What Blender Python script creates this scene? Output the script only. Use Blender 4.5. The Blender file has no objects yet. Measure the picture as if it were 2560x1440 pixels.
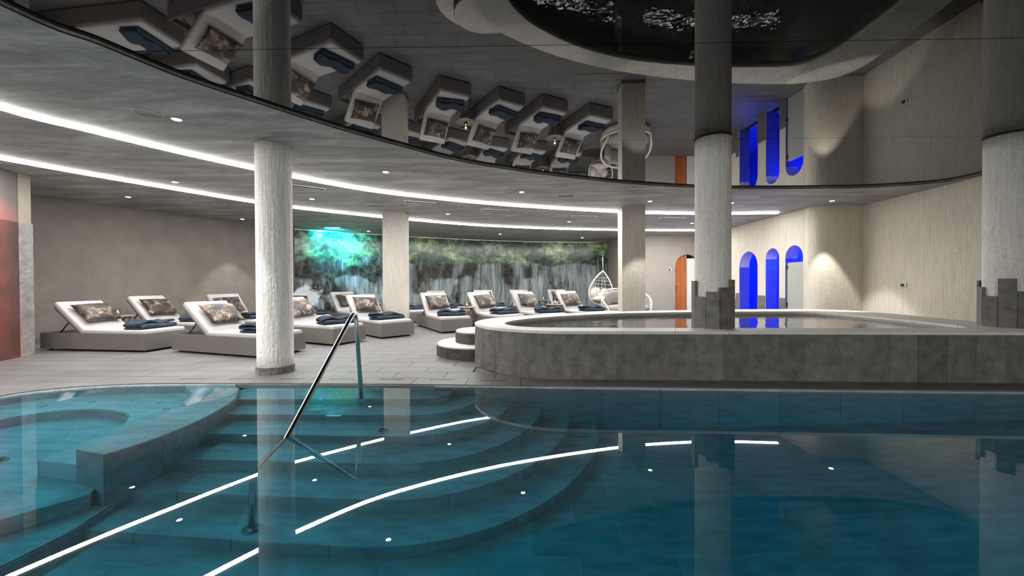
import bpy, bmesh, math, random
from mathutils import Vector, Matrix
from mathutils.geometry import tessellate_polygon
random.seed(7)
scene = bpy.context.scene
COL = scene.collection
PI = math.pi

# ------------------------------------------------------------------ camera
F_PX, CAM_H, PITCH, ROLL = 980.0, 1.08, 0.0100, 0.0043
cam_data = bpy.data.cameras.new('camera')
cam_data.sensor_width = 36.0
cam_data.lens = 36.0 * F_PX / 2560.0
cam_data.clip_start = 0.05
cam = bpy.data.objects.new('camera', cam_data)
COL.objects.link(cam)
fw = Vector((0, math.cos(PITCH), -math.sin(PITCH)))
u0 = Vector((0, math.sin(PITCH), math.cos(PITCH)))
r0 = Vector((1, 0, 0))
rt = r0 * math.cos(ROLL) - u0 * math.sin(ROLL)
up = u0 * math.cos(ROLL) + r0 * math.sin(ROLL)
m = Matrix((rt, up, -fw)).transposed().to_4x4()
m.translation = Vector((0, 0, CAM_H))
cam.matrix_world = m
scene.camera = cam

# ------------------------------------------------------------------ light levels
world = bpy.data.worlds.new('world')
scene.world = world
world.use_nodes = True
world.node_tree.nodes['Background'].inputs[0].default_value = (0.02, 0.022, 0.025, 1)
world.node_tree.nodes['Background'].inputs[1].default_value = 0.3
vs = scene.view_settings
vs.view_transform = 'Standard'
vs.look = 'None'
vs.exposure = -0.14
vs.gamma = 1.0
vs.use_curve_mapping = False
LED_POWER = 36.0          # emission of the light strips
LED_WATTS = 30.0          # light each metre of strip gives off
SPOT_POWER = 150.0         # each recessed downlight
POOL_FILL_POWER = 1.5        # each added underwater fill lamp
BLUE_POWER = 420.0
RED_POWER = 8000.0
CYAN_POWER = 650.0
try:
    scene.cycles.sample_clamp_indirect = 6.0
    scene.cycles.blur_glossy = 0.6
    scene.cycles.max_bounces = 7
    scene.cycles.transmission_bounces = 5
    scene.cycles.glossy_bounces = 4
    scene.cycles.diffuse_bounces = 3
    scene.cycles.adaptive_threshold = 0.06
    scene.cycles.use_denoising = True
except Exception:
    pass

# ------------------------------------------------------------------ levels (metres)
S = 2.80            # underside of the soffit
MZ = 2.832           # mirror ceiling
W = -0.026          # main pool water
RIM = 0.545         # raised pool rim
FLOOR_Z = -1.15     # pool floor

# ------------------------------------------------------------------ materials
MATS = {}
def nodes_of(name):
    mt = bpy.data.materials.new(name)
    mt.use_nodes = True
    nt = mt.node_tree
    return mt, nt, nt.nodes, nt.links, nt.nodes['Principled BSDF']

def mapped(nt, scale=(1, 1, 1), src='pos', rot=(0, 0, 0)):
    N, L = nt.nodes, nt.links
    mp = N.new('ShaderNodeMapping')
    mp.inputs['Scale'].default_value = scale
    mp.inputs['Rotation'].default_value = rot
    if src == 'pos':
        g = N.new('ShaderNodeNewGeometry'); L.new(g.outputs['Position'], mp.inputs['Vector'])
    else:
        g = N.new('ShaderNodeTexCoord'); L.new(g.outputs['UV' if src == 'uv' else 'Object'], mp.inputs['Vector'])
    return mp.outputs['Vector']

def noise(nt, vec, scale, detail=4, rough=0.55, dist=0.0):
    n = nt.nodes.new('ShaderNodeTexNoise')
    n.inputs['Scale'].default_value = scale
    n.inputs['Detail'].default_value = detail
    n.inputs['Roughness'].default_value = rough
    n.inputs['Distortion'].default_value = dist
    nt.links.new(vec, n.inputs['Vector'])
    return n.outputs['Fac']

def ramp(nt, fac, stops):
    r = nt.nodes.new('ShaderNodeValToRGB')
    e = r.color_ramp.elements
    while len(e) < len(stops): e.new(0.5)
    for i, (p, c) in enumerate(stops):
        e[i].position = p
        e[i].color = (c[0], c[1], c[2], 1) if hasattr(c, '__len__') else (c, c, c, 1)
    nt.links.new(fac, r.inputs['Fac'])
    return r.outputs['Color']

def mixc(nt, fac, a, b, mode='MIX'):
    mx = nt.nodes.new('ShaderNodeMix')
    mx.data_type = 'RGBA'; mx.blend_type = mode
    for sock, v in ((mx.inputs[0], fac), (mx.inputs[6], a), (mx.inputs[7], b)):
        if hasattr(v, 'is_output'): nt.links.new(v, sock)
        elif hasattr(v, '__len__'): sock.default_value = (v[0], v[1], v[2], 1)
        else: sock.default_value = v
    return mx.outputs[2]

def math_n(nt, op, a, b=0.0, c=0.0):
    n = nt.nodes.new('ShaderNodeMath'); n.operation = op
    for i, v in enumerate((a, b, c)):
        if hasattr(v, 'is_output'): nt.links.new(v, n.inputs[i])
        else: n.inputs[i].default_value = v
    return n.outputs[0]

def bump(nt, bsdf, height, strength, distance=0.01):
    b = nt.nodes.new('ShaderNodeBump')
    b.inputs['Strength'].default_value = strength
    b.inputs['Distance'].default_value = distance
    nt.links.new(height, b.inputs['Height'])
    nt.links.new(b.outputs['Normal'], bsdf.inputs['Normal'])

def surf(name, color, rough=0.6, metal=0.0, spec=0.5, var=0.0, vscale=(4, 4, 4), bscale=None, bstr=0.3, bdist=0.01, rnd=0.0, src='pos', detail=4):
    mt, nt, N, L, P = nodes_of(name)
    P.inputs['Roughness'].default_value = rough
    P.inputs['Metallic'].default_value = metal
    P.inputs['Specular IOR Level'].default_value = spec
    c = Vector(color)
    if var or rnd:
        out = None
        if var:
            f = noise(nt, mapped(nt, vscale, src), 1.0, detail)
            out = ramp(nt, f, [(0.3, c * (1 - var)), (0.7, c * (1 + var))])
        if rnd:
            oi = N.new('ShaderNodeObjectInfo')
            k = math_n(nt, 'MULTIPLY_ADD', oi.outputs['Random'], 2 * rnd, 1 - rnd)
            cmb = N.new('ShaderNodeCombineColor')
            for i in range(3): L.new(k, cmb.inputs[i])
            out = mixc(nt, 1.0, out if out is not None else color, cmb.outputs[0], 'MULTIPLY')
        L.new(out, P.inputs['Base Color'])
    else:
        P.inputs['Base Color'].default_value = (*color, 1)
    if bscale:
        bump(nt, P, noise(nt, mapped(nt, bscale, src), 1.0, 3, 0.6), bstr, bdist)
    MATS[name] = mt
    return mt

def emis(name, color, strength):
    mt, nt, N, L, P = nodes_of(name)
    P.inputs['Base Color'].default_value = (0, 0, 0, 1)
    P.inputs['Emission Color'].default_value = (*color, 1)
    P.inputs['Emission Strength'].default_value = strength
    MATS[name] = mt
    return mt

def combed(name, color, bstr):
    """plaster dragged vertically: fine vertical ridges broken by a rough stipple"""
    mt, nt, N, L, P = nodes_of(name)
    P.inputs['Roughness'].default_value = 0.85
    P.inputs['Specular IOR Level'].default_value = 0.25
    c = Vector(color)
    a = noise(nt, mapped(nt, (38, 38, 2.2)), 1.0, 3)
    b = noise(nt, mapped(nt, (30, 30, 22)), 1.0, 4)
    big = noise(nt, mapped(nt, (0.9, 0.9, 0.9)), 1.0, 3)
    h = math_n(nt, 'MULTIPLY_ADD', b, 0.8, a)
    col = ramp(nt, h, [(0.55, c * 0.80), (1.1, c * 1.05)])
    L.new(mixc(nt, 1.0, col, ramp(nt, big, [(0.3, 0.93), (0.7, 1.04)]), 'MULTIPLY'), P.inputs['Base Color'])
    bump(nt, P, h, bstr, 0.02)
    MATS[name] = mt
    return mt

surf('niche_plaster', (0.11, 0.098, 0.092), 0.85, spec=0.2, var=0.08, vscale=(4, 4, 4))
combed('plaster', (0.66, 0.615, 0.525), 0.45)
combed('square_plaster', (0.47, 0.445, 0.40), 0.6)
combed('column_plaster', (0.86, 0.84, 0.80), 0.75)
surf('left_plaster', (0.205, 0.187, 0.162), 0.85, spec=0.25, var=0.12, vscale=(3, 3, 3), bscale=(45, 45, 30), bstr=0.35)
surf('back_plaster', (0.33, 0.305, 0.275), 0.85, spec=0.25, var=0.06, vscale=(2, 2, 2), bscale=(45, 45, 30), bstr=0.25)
surf('deck_tile', (0.14, 0.139, 0.142), 0.42, spec=0.4, var=0.16, vscale=(1.6, 7, 5), bscale=(14, 40, 20), bstr=0.12, rnd=0.06)
surf('grout', (0.16, 0.155, 0.15), 0.8)
surf('slot_dark', (0.015, 0.015, 0.017), 0.7)
surf('slate', (0.150, 0.146, 0.138), 0.62, spec=0.4, var=0.34, vscale=(9, 9, 9), bscale=(26, 26, 26), bstr=0.55, bdist=0.02, rnd=0.16, detail=6)
surf('slate_grout', (0.36, 0.345, 0.31), 0.8)
surf('rim_stone', (0.70, 0.685, 0.63), 0.5, spec=0.4, var=0.10, vscale=(6, 6, 6), bscale=(30, 30, 30), bstr=0.15, rnd=0.04)
surf('pool_tile', (0.42, 0.445, 0.455), 0.7, spec=0.2, var=0.22, vscale=(4, 14, 9), bscale=(18, 30, 20), bstr=0.15, rnd=0.10, detail=6)
surf('pool_grout', (0.62, 0.65, 0.66), 0.8)
surf('steel', (0.78, 0.77, 0.75), 0.22, metal=1.0)
surf('black_metal', (0.02, 0.02, 0.02), 0.4)
surf('taupe', (0.135, 0.124, 0.117), 0.55, spec=0.3, var=0.05, vscale=(2, 2, 2))
surf('taupe_dark', (0.05, 0.047, 0.045), 0.6)
surf('mattress', (0.36, 0.353, 0.353), 0.9, spec=0.15, var=0.03, vscale=(5, 5, 5), bscale=(90, 90, 90), bstr=0.06)
surf('towel', (0.034, 0.046, 0.062), 0.98, spec=0.1, var=0.35, vscale=(22, 22, 22), bscale=(120, 120, 120), bstr=0.6, rnd=0.10)
surf('table_wood', (0.17, 0.115, 0.075), 0.45, var=0.3, vscale=(20, 20, 3))
surf('table_top', (0.17, 0.15, 0.135), 0.4, var=0.15, vscale=(12, 12, 12))
surf('wicker', (0.70, 0.66, 0.60), 0.7)
surf('beige_cushion', (0.46, 0.41, 0.37), 0.9, var=0.10, vscale=(8, 8, 8))
surf('grey_cushion', (0.26, 0.245, 0.225), 0.9, var=0.08, vscale=(8, 8, 8))
surf('white_paint', (0.74, 0.75, 0.76), 0.5)
surf('frosted', (0.40, 0.42, 0.39), 0.35)
surf('blue_tile', (0.07, 0.10, 0.42), 0.5, var=0.15, vscale=(5, 5, 5))
surf('red_tile', (0.045, 0.032, 0.03), 0.5, var=0.25, vscale=(3, 3, 3), bscale=(20, 20, 20), bstr=0.2)
surf('wax', (0.8, 0.74, 0.62), 0.6)
surf('switch_black', (0.02, 0.02, 0.022), 0.3)
emis('led', (1.0, 0.975, 0.935), LED_POWER)
emis('bulb', (1.0, 0.95, 0.86), 60.0)
emis('flame', (1.0, 0.50, 0.17), 45.0)
emis('cyan_lens', (0.25, 0.85, 1.0), 3.0)

def make_soffit():
    mt, nt, N, L, P = nodes_of('soffit')
    P.inputs['Roughness'].default_value = 0.55
    P.inputs['Specular IOR Level'].default_value = 0.35
    a = noise(nt, mapped(nt, (1.1, 4.5, 1)), 1.0, 6, 0.6, 0.6)
    b = noise(nt, mapped(nt, (9, 60, 1), rot=(0, 0, 0.25)), 1.0, 3)
    f = math_n(nt, 'MULTIPLY_ADD', b, 0.35, a)
    L.new(ramp(nt, f, [(0.42, (0.17, 0.168, 0.163)), (0.68, (0.32, 0.313, 0.30)), (0.92, (0.56, 0.545, 0.52))]), P.inputs['Base Color'])
    bump(nt, P, b, 0.12, 0.01)
    MATS['soffit'] = mt
make_soffit()

def make_mirror():
    mt, nt, N, L, P = nodes_of('mirror_black')
    P.inputs['Base Color'].default_value = (0.004, 0.004, 0.004, 1)
    P.inputs['Roughness'].default_value = 0.02
    P.inputs['IOR'].default_value = 1.5
    f = noise(nt, mapped(nt, (1.2, 1.2, 1)), 1.0, 2)
    bump(nt, P, f, 0.012, 0.02)
    MATS['mirror_black'] = mt
make_mirror()

def make_water(name, absorb, density, bstr=0.004, bsc=1.5):
    mt, nt, N, L, P = nodes_of(name)
    P.inputs['Base Color'].default_value = (1, 1, 1, 1)
    P.inputs['Roughness'].default_value = 0.0
    P.inputs['IOR'].default_value = 1.333
    P.inputs['Transmission Weight'].default_value = 1.0
    if bstr:
        f = noise(nt, mapped(nt, (bsc, bsc, 1)), 1.0, 2)
        bump(nt, P, f, bstr, 0.05)
    MATS[name] = mt
    if absorb is None: return
    va = N.new('ShaderNodeVolumeAbsorption')
    va.inputs['Color'].default_value = (*absorb, 1)
    va.inputs['Density'].default_value = density
    L.new(va.outputs[0], N['Material Output'].inputs['Volume'])
    MATS[name] = mt
make_water('pool_water', (0.0, 0.82, 0.93), 0.80, 0.0)
make_water('basin_water', None, 0.0, 0.15, 4.0)

def make_glass():
    mt, nt, N, L, P = nodes_of('clear_glass')
    P.inputs['Base Color'].default_value = (1, 0.93, 0.86, 1)
    P.inputs['Roughness'].default_value = 0.05
    P.inputs['IOR'].default_value = 1.45
    P.inputs['Transmission Weight'].default_value = 1.0
    MATS['clear_glass'] = mt
make_glass()

def make_velvet():
    mt, nt, N, L, P = nodes_of('velvet')
    P.inputs['Roughness'].default_value = 0.6
    oi = N.new('ShaderNodeObjectInfo')
    tc = N.new('ShaderNodeTexCoord')
    add = N.new('ShaderNodeVectorMath'); add.operation = 'ADD'
    mul = N.new('ShaderNodeVectorMath'); mul.operation = 'MULTIPLY'
    cmb = N.new('ShaderNodeCombineXYZ')
    for i in range(3): L.new(oi.outputs['Random'], cmb.inputs[i])
    mul.inputs[1].default_value = (37, 61, 23); L.new(cmb.outputs[0], mul.inputs[0])
    L.new(tc.outputs['Object'], add.inputs[0]); L.new(mul.outputs[0], add.inputs[1])
    big = noise(nt, add.outputs[0], 6.0, 3, 0.5, 0.8)
    fine = noise(nt, add.outputs[0], 26.0, 5, 0.65, 1.6)
    f = math_n(nt, 'MULTIPLY_ADD', fine, 0.75, math_n(nt, 'MULTIPLY', big, 0.75))
    L.new(ramp(nt, f, [(0.60, (0.004, 0.0025, 0.002)), (0.73, (0.016, 0.0095, 0.0075)), (0.82, (0.085, 0.060, 0.045)), (0.93, (0.36, 0.275, 0.21))]), P.inputs['Base Color'])
    P.inputs['Sheen Weight'].default_value = 0.1
    MATS['velvet'] = mt
make_velvet()

def make_wood():
    mt, nt, N, L, P = nodes_of('door_wood')
    P.inputs['Roughness'].default_value = 0.4
    f = noise(nt, mapped(nt, (22, 22, 0.8)), 1.0, 5, 0.6, 0.5)
    L.new(ramp(nt, f, [(0.3, (0.26, 0.062, 0.016)), (0.7, (0.56, 0.175, 0.05))]), P.inputs['Base Color'])
    MATS['door_wood'] = mt
make_wood()

def make_mural():
    """printed waterfall landscape behind glass: u runs along the wall in metres, v up"""
    mt, nt, N, L, P = nodes_of('mural_print')
    P.inputs['Roughness'].default_value = 0.16
    P.inputs['Specular IOR Level'].default_value = 0.35
    uv = mapped(nt, (1, 1, 1), 'uv')
    sep = N.new('ShaderNodeSeparateXYZ'); L.new(uv, sep.inputs[0])
    u, v = sep.outputs[0], sep.outputs[1]
    def n2(su, sv, det=3, ro=0.5, di=0.0): return noise(nt, mapped(nt, (su, sv, 1), 'uv'), 1.0, det, ro, di)
    def sstep(x, lo, hi): return ramp(nt, x, [(lo, 0.0), (hi, 1.0)])
    fol, folb = n2(4.0, 4.4, 8, 0.66, 0.5), n2(0.9, 1.3, 3)
    ff = math_n(nt, 'ADD', math_n(nt, 'MULTIPLY', fol, 0.8), math_n(nt, 'MULTIPLY', folb, 0.7))
    leaf = ramp(nt, ff, [(0.58, (0.008, 0.017, 0.013)), (0.72, (0.05, 0.105, 0.065)), (0.82, (0.20, 0.32, 0.16)), (0.93, (0.52, 0.62, 0.34)), (1.0, (0.8, 0.84, 0.58))])
    rock = ramp(nt, n2(5.0, 4.0, 7, 0.7, 0.6), [(0.35, (0.008, 0.011, 0.013)), (0.52, (0.045, 0.050, 0.045)), (0.68, (0.15, 0.125, 0.095))])
    line = math_n(nt, 'MULTIPLY_ADD', n2(0.9, 0.5, 5, 0.6), 1.7, 1.05)
    isfol = sstep(math_n(nt, 'MULTIPLY_ADD', math_n(nt, 'SUBTRACT', v, line), 1.6, 0.5), 0.30, 0.62)
    pic = mixc(nt, isfol, rock, leaf)
    streak = math_n(nt, 'ADD', math_n(nt, 'MULTIPLY', n2(7.0, 0.5, 5, 0.6, 0.8), 0.6), math_n(nt, 'MULTIPLY', n2(30.0, 1.4, 4, 0.6), 0.4))
    veil = ramp(nt, streak, [(0.34, (0.05, 0.065, 0.075)), (0.50, (0.24, 0.285, 0.30)), (0.68, (0.50, 0.56, 0.57))])
    # three tiers of falls: broad sheets that hang from a smooth ledge line and fray sideways
    for (tu, seed_v, top, spread, lo) in ((0.50, 0.22, 1.90, 0.9, 0.475), (0.7, 0.45, 1.30, 0.7, 0.47), (0.95, 0.8, 0.75, 0.5, 0.44)):
        cols = math_n(nt, 'ADD', math_n(nt, 'MULTIPLY', noise(nt, mapped(nt, (tu, seed_v, 1), 'uv', (0, 0, seed_v * 0.2)), 1.0, 3, 0.5, 0.5), 0.75), math_n(nt, 'MULTIPLY', n2(2.6, 0.7, 4), 0.25))
        ledge = math_n(nt, 'MULTIPLY_ADD', noise(nt, mapped(nt, (tu * 1.4, 0.0, 1), 'uv'), 1.0, 2), spread, top - spread * 0.5)
        below = sstep(math_n(nt, 'MULTIPLY_ADD', math_n(nt, 'SUBTRACT', ledge, v), 5.0, 0.5), 0.3, 0.75)
        mask = math_n(nt, 'MULTIPLY', below, sstep(cols, lo, lo + 0.06))
        mask = math_n(nt, 'MULTIPLY', mask, sstep(streak, 0.30, 0.46))
        pic = mixc(nt, mask, pic, veil)
    # bright spray low at the left end
    du = math_n(nt, 'DIVIDE', math_n(nt, 'SUBTRACT', u, 0.35), 0.9)
    dv = math_n(nt, 'DIVIDE', math_n(nt, 'SUBTRACT', v, 0.75), 0.7)
    rr = math_n(nt, 'ADD', math_n(nt, 'MULTIPLY', du, du), math_n(nt, 'MULTIPLY', dv, dv))
    spray = ramp(nt, math_n(nt, 'MULTIPLY_ADD', n2(2.5, 2.5, 6, 0.65), 1.5, rr), [(0.85, 0.9), (1.5, 0.0)])
    pic = mixc(nt, spray, pic, (0.66, 0.74, 0.80))
    L.new(pic, P.inputs['Base Color'])
    MATS['mural_print'] = mt
make_mural()

# ------------------------------------------------------------------ helpers
def link(name, me, mat=None, parent=None, smooth=False):
    if mat: me.materials.append(MATS[mat] if isinstance(mat, str) else mat)
    o = bpy.data.objects.new(name, me)
    COL.objects.link(o)
    if parent: o.parent = parent
    if smooth:
        for p in me.polygons: p.use_smooth = True
    return o

def mesh(name, verts, faces, mat=None, parent=None, smooth=False):
    me = bpy.data.meshes.new(name)
    me.from_pydata([tuple(v) for v in verts], [], faces)
    me.update()
    return link(name, me, mat, parent, smooth)

def frombm(name, bm, mat=None, parent=None, smooth=False):
    bmesh.ops.recalc_face_normals(bm, faces=bm.faces[:])
    me = bpy.data.meshes.new(name)
    bm.to_mesh(me); bm.free()
    return link(name, me, mat, parent, smooth)

def empty(name, loc=(0, 0, 0), rz=0.0):
    o = bpy.data.objects.new(name, None)
    o.empty_display_size = 0.1
    COL.objects.link(o)
    o.location = loc
    o.rotation_euler = (0, 0, rz)
    return o

def tag(o, label=None, cat=None, group=None, kind=None):
    if label: o['label'] = label
    if cat: o['category'] = cat
    if group: o['group'] = group
    if kind: o['kind'] = kind
    return o

def area2(poly):
    return sum(poly[i][0] * poly[(i + 1) % len(poly)][1] - poly[(i + 1) % len(poly)][0] * poly[i][1] for i in range(len(poly)))

def prism_data(poly, z0, z1):
    if area2(poly) < 0: poly = poly[::-1]
    n = len(poly)
    v = [(p[0], p[1], z0) for p in poly] + [(p[0], p[1], z1) for p in poly]
    f = [list(range(n))[::-1], list(range(n, 2 * n))]
    f += [[i, (i + 1) % n, n + (i + 1) % n, n + i] for i in range(n)]
    return v, f

def prism(name, poly, z0, z1, mat, parent=None):
    v, f = prism_data(poly, z0, z1)
    return mesh(name, v, f, mat, parent)

def box(name, x0, x1, y0, y1, z0, z1, mat, parent=None):
    return prism(name, [(x0, y0), (x1, y0), (x1, y1), (x0, y1)], z0, z1, mat, parent)

def rbox(name, sx, sy, sz, r, mat, parent=None, seg=3, loc=(0, 0, 0)):
    bm = bmesh.new()
    bmesh.ops.create_cube(bm, size=1.0)
    for v in bm.verts: v.co = Vector((v.co.x * sx, v.co.y * sy, v.co.z * sz)) + Vector(loc)
    bmesh.ops.bevel(bm, geom=bm.edges[:], offset=r, segments=seg, profile=0.5, affect='EDGES')
    return frombm(name, bm, mat, parent, True)

def smooth_path(pts, per=8, closed=False):
    out = []
    n = len(pts)
    rng = n if closed else n - 1
    for i in range(rng):
        p = [Vector((*pts[(i + k) % n], 0)[:3]) if closed else Vector((*pts[min(max(i + k, 0), n - 1)], 0)[:3]) for k in (-1, 0, 1, 2)]
        for j in range(per):
            t = j / per
            q = 0.5 * ((2 * p[1]) + (p[2] - p[0]) * t + (2 * p[0] - 5 * p[1] + 4 * p[2] - p[3]) * t * t + (3 * p[1] - p[0] - 3 * p[2] + p[3]) * t ** 3)
            out.append((q.x, q.y))
    if not closed: out.append(tuple(pts[-1][:2]))
    return out

def plen(path):
    return sum(math.dist(path[i], path[i + 1]) for i in range(len(path) - 1))

def at_len(path, s):
    for i in range(len(path) - 1):
        d = math.dist(path[i], path[i + 1])
        if s <= d or i == len(path) - 2:
            t = s / d if d else 0
            return (path[i][0] + (path[i + 1][0] - path[i][0]) * t, path[i][1] + (path[i + 1][1] - path[i][1]) * t)
        s -= d

def resample(path, n):
    l = plen(path)
    return [at_len(path, l * i / n) for i in range(n + 1)]

def offset(path, d):
    out = []
    for i in range(len(path)):
        a = path[max(i - 1, 0)]; b = path[min(i + 1, len(path) - 1)]
        t = Vector((b[0] - a[0], b[1] - a[1])).normalized()
        out.append((path[i][0] - t.y * d, path[i][1] + t.x * d))
    return out

def band(name, path, d, z0, z1, mat, parent=None):
    """a wall along a path, thickness d to the left of travel"""
    return prism(name, list(path) + offset(path, d)[::-1], z0, z1, mat, parent)

def tile_band(name, path, seg, d, z0, z1, mat, parent, gap=0.004, sub=2, jitter=0.0):
    l = plen(path); n = max(1, round(l / seg)); out = []
    for i in range(n):
        a, b = l * i / n + gap / 2, l * (i + 1) / n - gap / 2
        p = [at_len(path, a + (b - a) * k / sub) for k in range(sub + 1)]
        j = random.uniform(-jitter, jitter)
        out.append(prism(name, p + offset(p, d + j)[::-1], z0, z1, mat, parent))
    return out

def cap_band(name, A, B, n, z0, z1, mat, parent, gap=0.005, sub=3):
    """flat tiles between two matching paths"""
    out = []
    la, lb = plen(A), plen(B)
    for i in range(n):
        ga, gb = gap / max(la, 0.01) / 2, gap / max(lb, 0.01) / 2
        pa = [at_len(A, la * min(max((i + k / sub) / n + (ga if k == 0 else -ga if k == sub else 0), 0), 1)) for k in range(sub + 1)]
        pb = [at_len(B, lb * min(max((i + k / sub) / n + (gb if k == 0 else -gb if k == sub else 0), 0), 1)) for k in range(sub + 1)]
        out.append(prism(name, pa + pb[::-1], z0, z1, mat, parent))
    return out

def clip_rect(poly, rect):
    """Sutherland-Hodgman: poly (any) by a convex counter-clockwise rect"""
    out = poly
    for i in range(len(rect)):
        a, b = rect[i], rect[(i + 1) % len(rect)]
        src, out = out, []
        if not src: return []
        side = lambda p: (b[0] - a[0]) * (p[1] - a[1]) - (b[1] - a[1]) * (p[0] - a[0])
        for k in range(len(src)):
            p, q = src[k], src[(k + 1) % len(src)]
            sp, sq = side(p), side(q)
            if sp >= 0: out.append(p)
            if sp * sq < 0:
                t = sp / (sp - sq)
                out.append((p[0] + (q[0] - p[0]) * t, p[1] + (q[1] - p[1]) * t))
    return out

def inside(p, poly):
    c = False; j = len(poly) - 1
    for i in range(len(poly)):
        if (poly[i][1] > p[1]) != (poly[j][1] > p[1]) and p[0] < (poly[j][0] - poly[i][0]) * (p[1] - poly[i][1]) / (poly[j][1] - poly[i][1]) + poly[i][0]:
            c = not c
        j = i
    return c

def tube_data(path, r, seg=10, closed=False, r1=None):
    P = [Vector(p) for p in path]; n = len(P)
    V, Fc = [], []
    prev = None
    for i in range(n):
        a = P[(i - 1) % n] if closed else P[max(i - 1, 0)]
        b = P[(i + 1) % n] if closed else P[min(i + 1, n - 1)]
        t = (b - a).normalized()
        if prev is None:
            ref = Vector((0, 0, 1)) if abs(t.z) < 0.9 else Vector((1, 0, 0))
            x = t.cross(ref).normalized()
        else:
            x = (prev - t * prev.dot(t)).normalized()
        prev = x; y = t.cross(x)
        rr = r if r1 is None else r + (r1 - r) * i / max(n - 1, 1)
        for k in range(seg):
            an = 2 * PI * k / seg
            V.append(P[i] + (x * math.cos(an) + y * math.sin(an)) * rr)
    for i in range(n if closed else n - 1):
        for k in range(seg):
            j = (i + 1) % n
            Fc.append([i * seg + k, i * seg + (k + 1) % seg, j * seg + (k + 1) % seg, j * seg + k])
    if not closed:
        Fc.append(list(range(seg))[::-1]); Fc.append([(n - 1) * seg + k for k in range(seg)])
    return V, Fc

def tube(name, path, r, mat, parent=None, seg=10, closed=False, r1=None):
    v, f = tube_data(path, r, seg, closed, r1)
    return mesh(name, v, f, mat, parent, True)

def tubes(name, paths, r, mat, parent=None, seg=6):
    V, Fc = [], []
    for p in paths:
        v, f = tube_data(p, r, seg)
        o = len(V); V += v; Fc += [[i + o for i in q] for q in f]
    return mesh(name, V, Fc, mat, parent, True)

def lathe(name, prof, mat, parent=None, loc=(0, 0, 0), seg=32, smooth=True, caps=True):
    V, Fc = [], []
    for r, z in prof:
        for k in range(seg):
            a = 2 * PI * k / seg
            V.append((loc[0] + r * math.cos(a), loc[1] + r * math.sin(a), loc[2] + z))
    for i in range(len(prof) - 1):
        for k in range(seg):
            Fc.append([i * seg + k, i * seg + (k + 1) % seg, (i + 1) * seg + (k + 1) % seg, (i + 1) * seg + k])
    if caps:
        Fc.append(list(range(seg))[::-1]); Fc.append([(len(prof) - 1) * seg + k for k in range(seg)])
    return mesh(name, V, Fc, mat, parent, smooth)

def copy_tree(o, parent=None):
    c = o.copy(); COL.objects.link(c)
    if parent: c.parent = parent
    for ch in list(o.children): copy_tree(ch, c)
    return c

def spot(name, loc, target, power, size_deg, blend, color, radius=0.04, parent=None):
    d = bpy.data.lights.new(name, 'SPOT')
    d.energy = power; d.spot_size = math.radians(size_deg); d.spot_blend = blend
    d.color = color; d.shadow_soft_size = radius
    o = bpy.data.objects.new(name, d); COL.objects.link(o)
    o.location = loc
    o.rotation_euler = (Vector(target) - Vector(loc)).to_track_quat('-Z', 'Y').to_euler()
    if parent: o.parent = parent
    return o

def area(name, loc, target, power, sx, sy, color, parent=None, spread=PI):
    d = bpy.data.lights.new(name, 'AREA')
    d.shape = 'RECTANGLE'; d.size = sx; d.size_y = sy; d.energy = power; d.color = color; d.spread = spread
    o = bpy.data.objects.new(name, d); COL.objects.link(o)
    o.location = loc
    o.rotation_euler = (Vector(target) - Vector(loc)).to_track_quat('-Z', 'Y').to_euler()
    if parent: o.parent = parent
    return o

# ------------------------------------------------------------------ plan of the room
POOL_EDGE = smooth_path([(-4.75, 0.85), (-4.9, 2.5), (-5.02, 3.3), (-5.07, 3.8), (-4.95, 4.05), (-4.53, 4.25), (-3.9, 4.33), (-2.83, 4.31), (-1.23, 4.26), (0.0, 4.18), (2.55, 4.02), (5.07, 3.88), (7.5, 3.75)], 6)
LEFT_WALL = smooth_path([(-9.75, 5.9), (-9.07, 7.40), (-8.45, 8.55), (-8.0, 9.55), (-7.35, 10.9), (-6.66, 12.01)], 6)
MURAL = smooth_path([(-6.66, 12.01), (-5.6, 12.78), (-4.41, 13.52), (-3.1, 14.30), (-1.53, 15.10), (0.82, 15.88), (2.4, 16.12), (3.94, 16.20)], 8)
WALLS_BACK = [(3.94, 16.2), (3.91, 14.15), (6.85, 14.12), (6.85, 9.15), (7.8, 8.73), (7.5, 3.75)]
ROOM_FAR = LEFT_WALL + MURAL + WALLS_BACK

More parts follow.
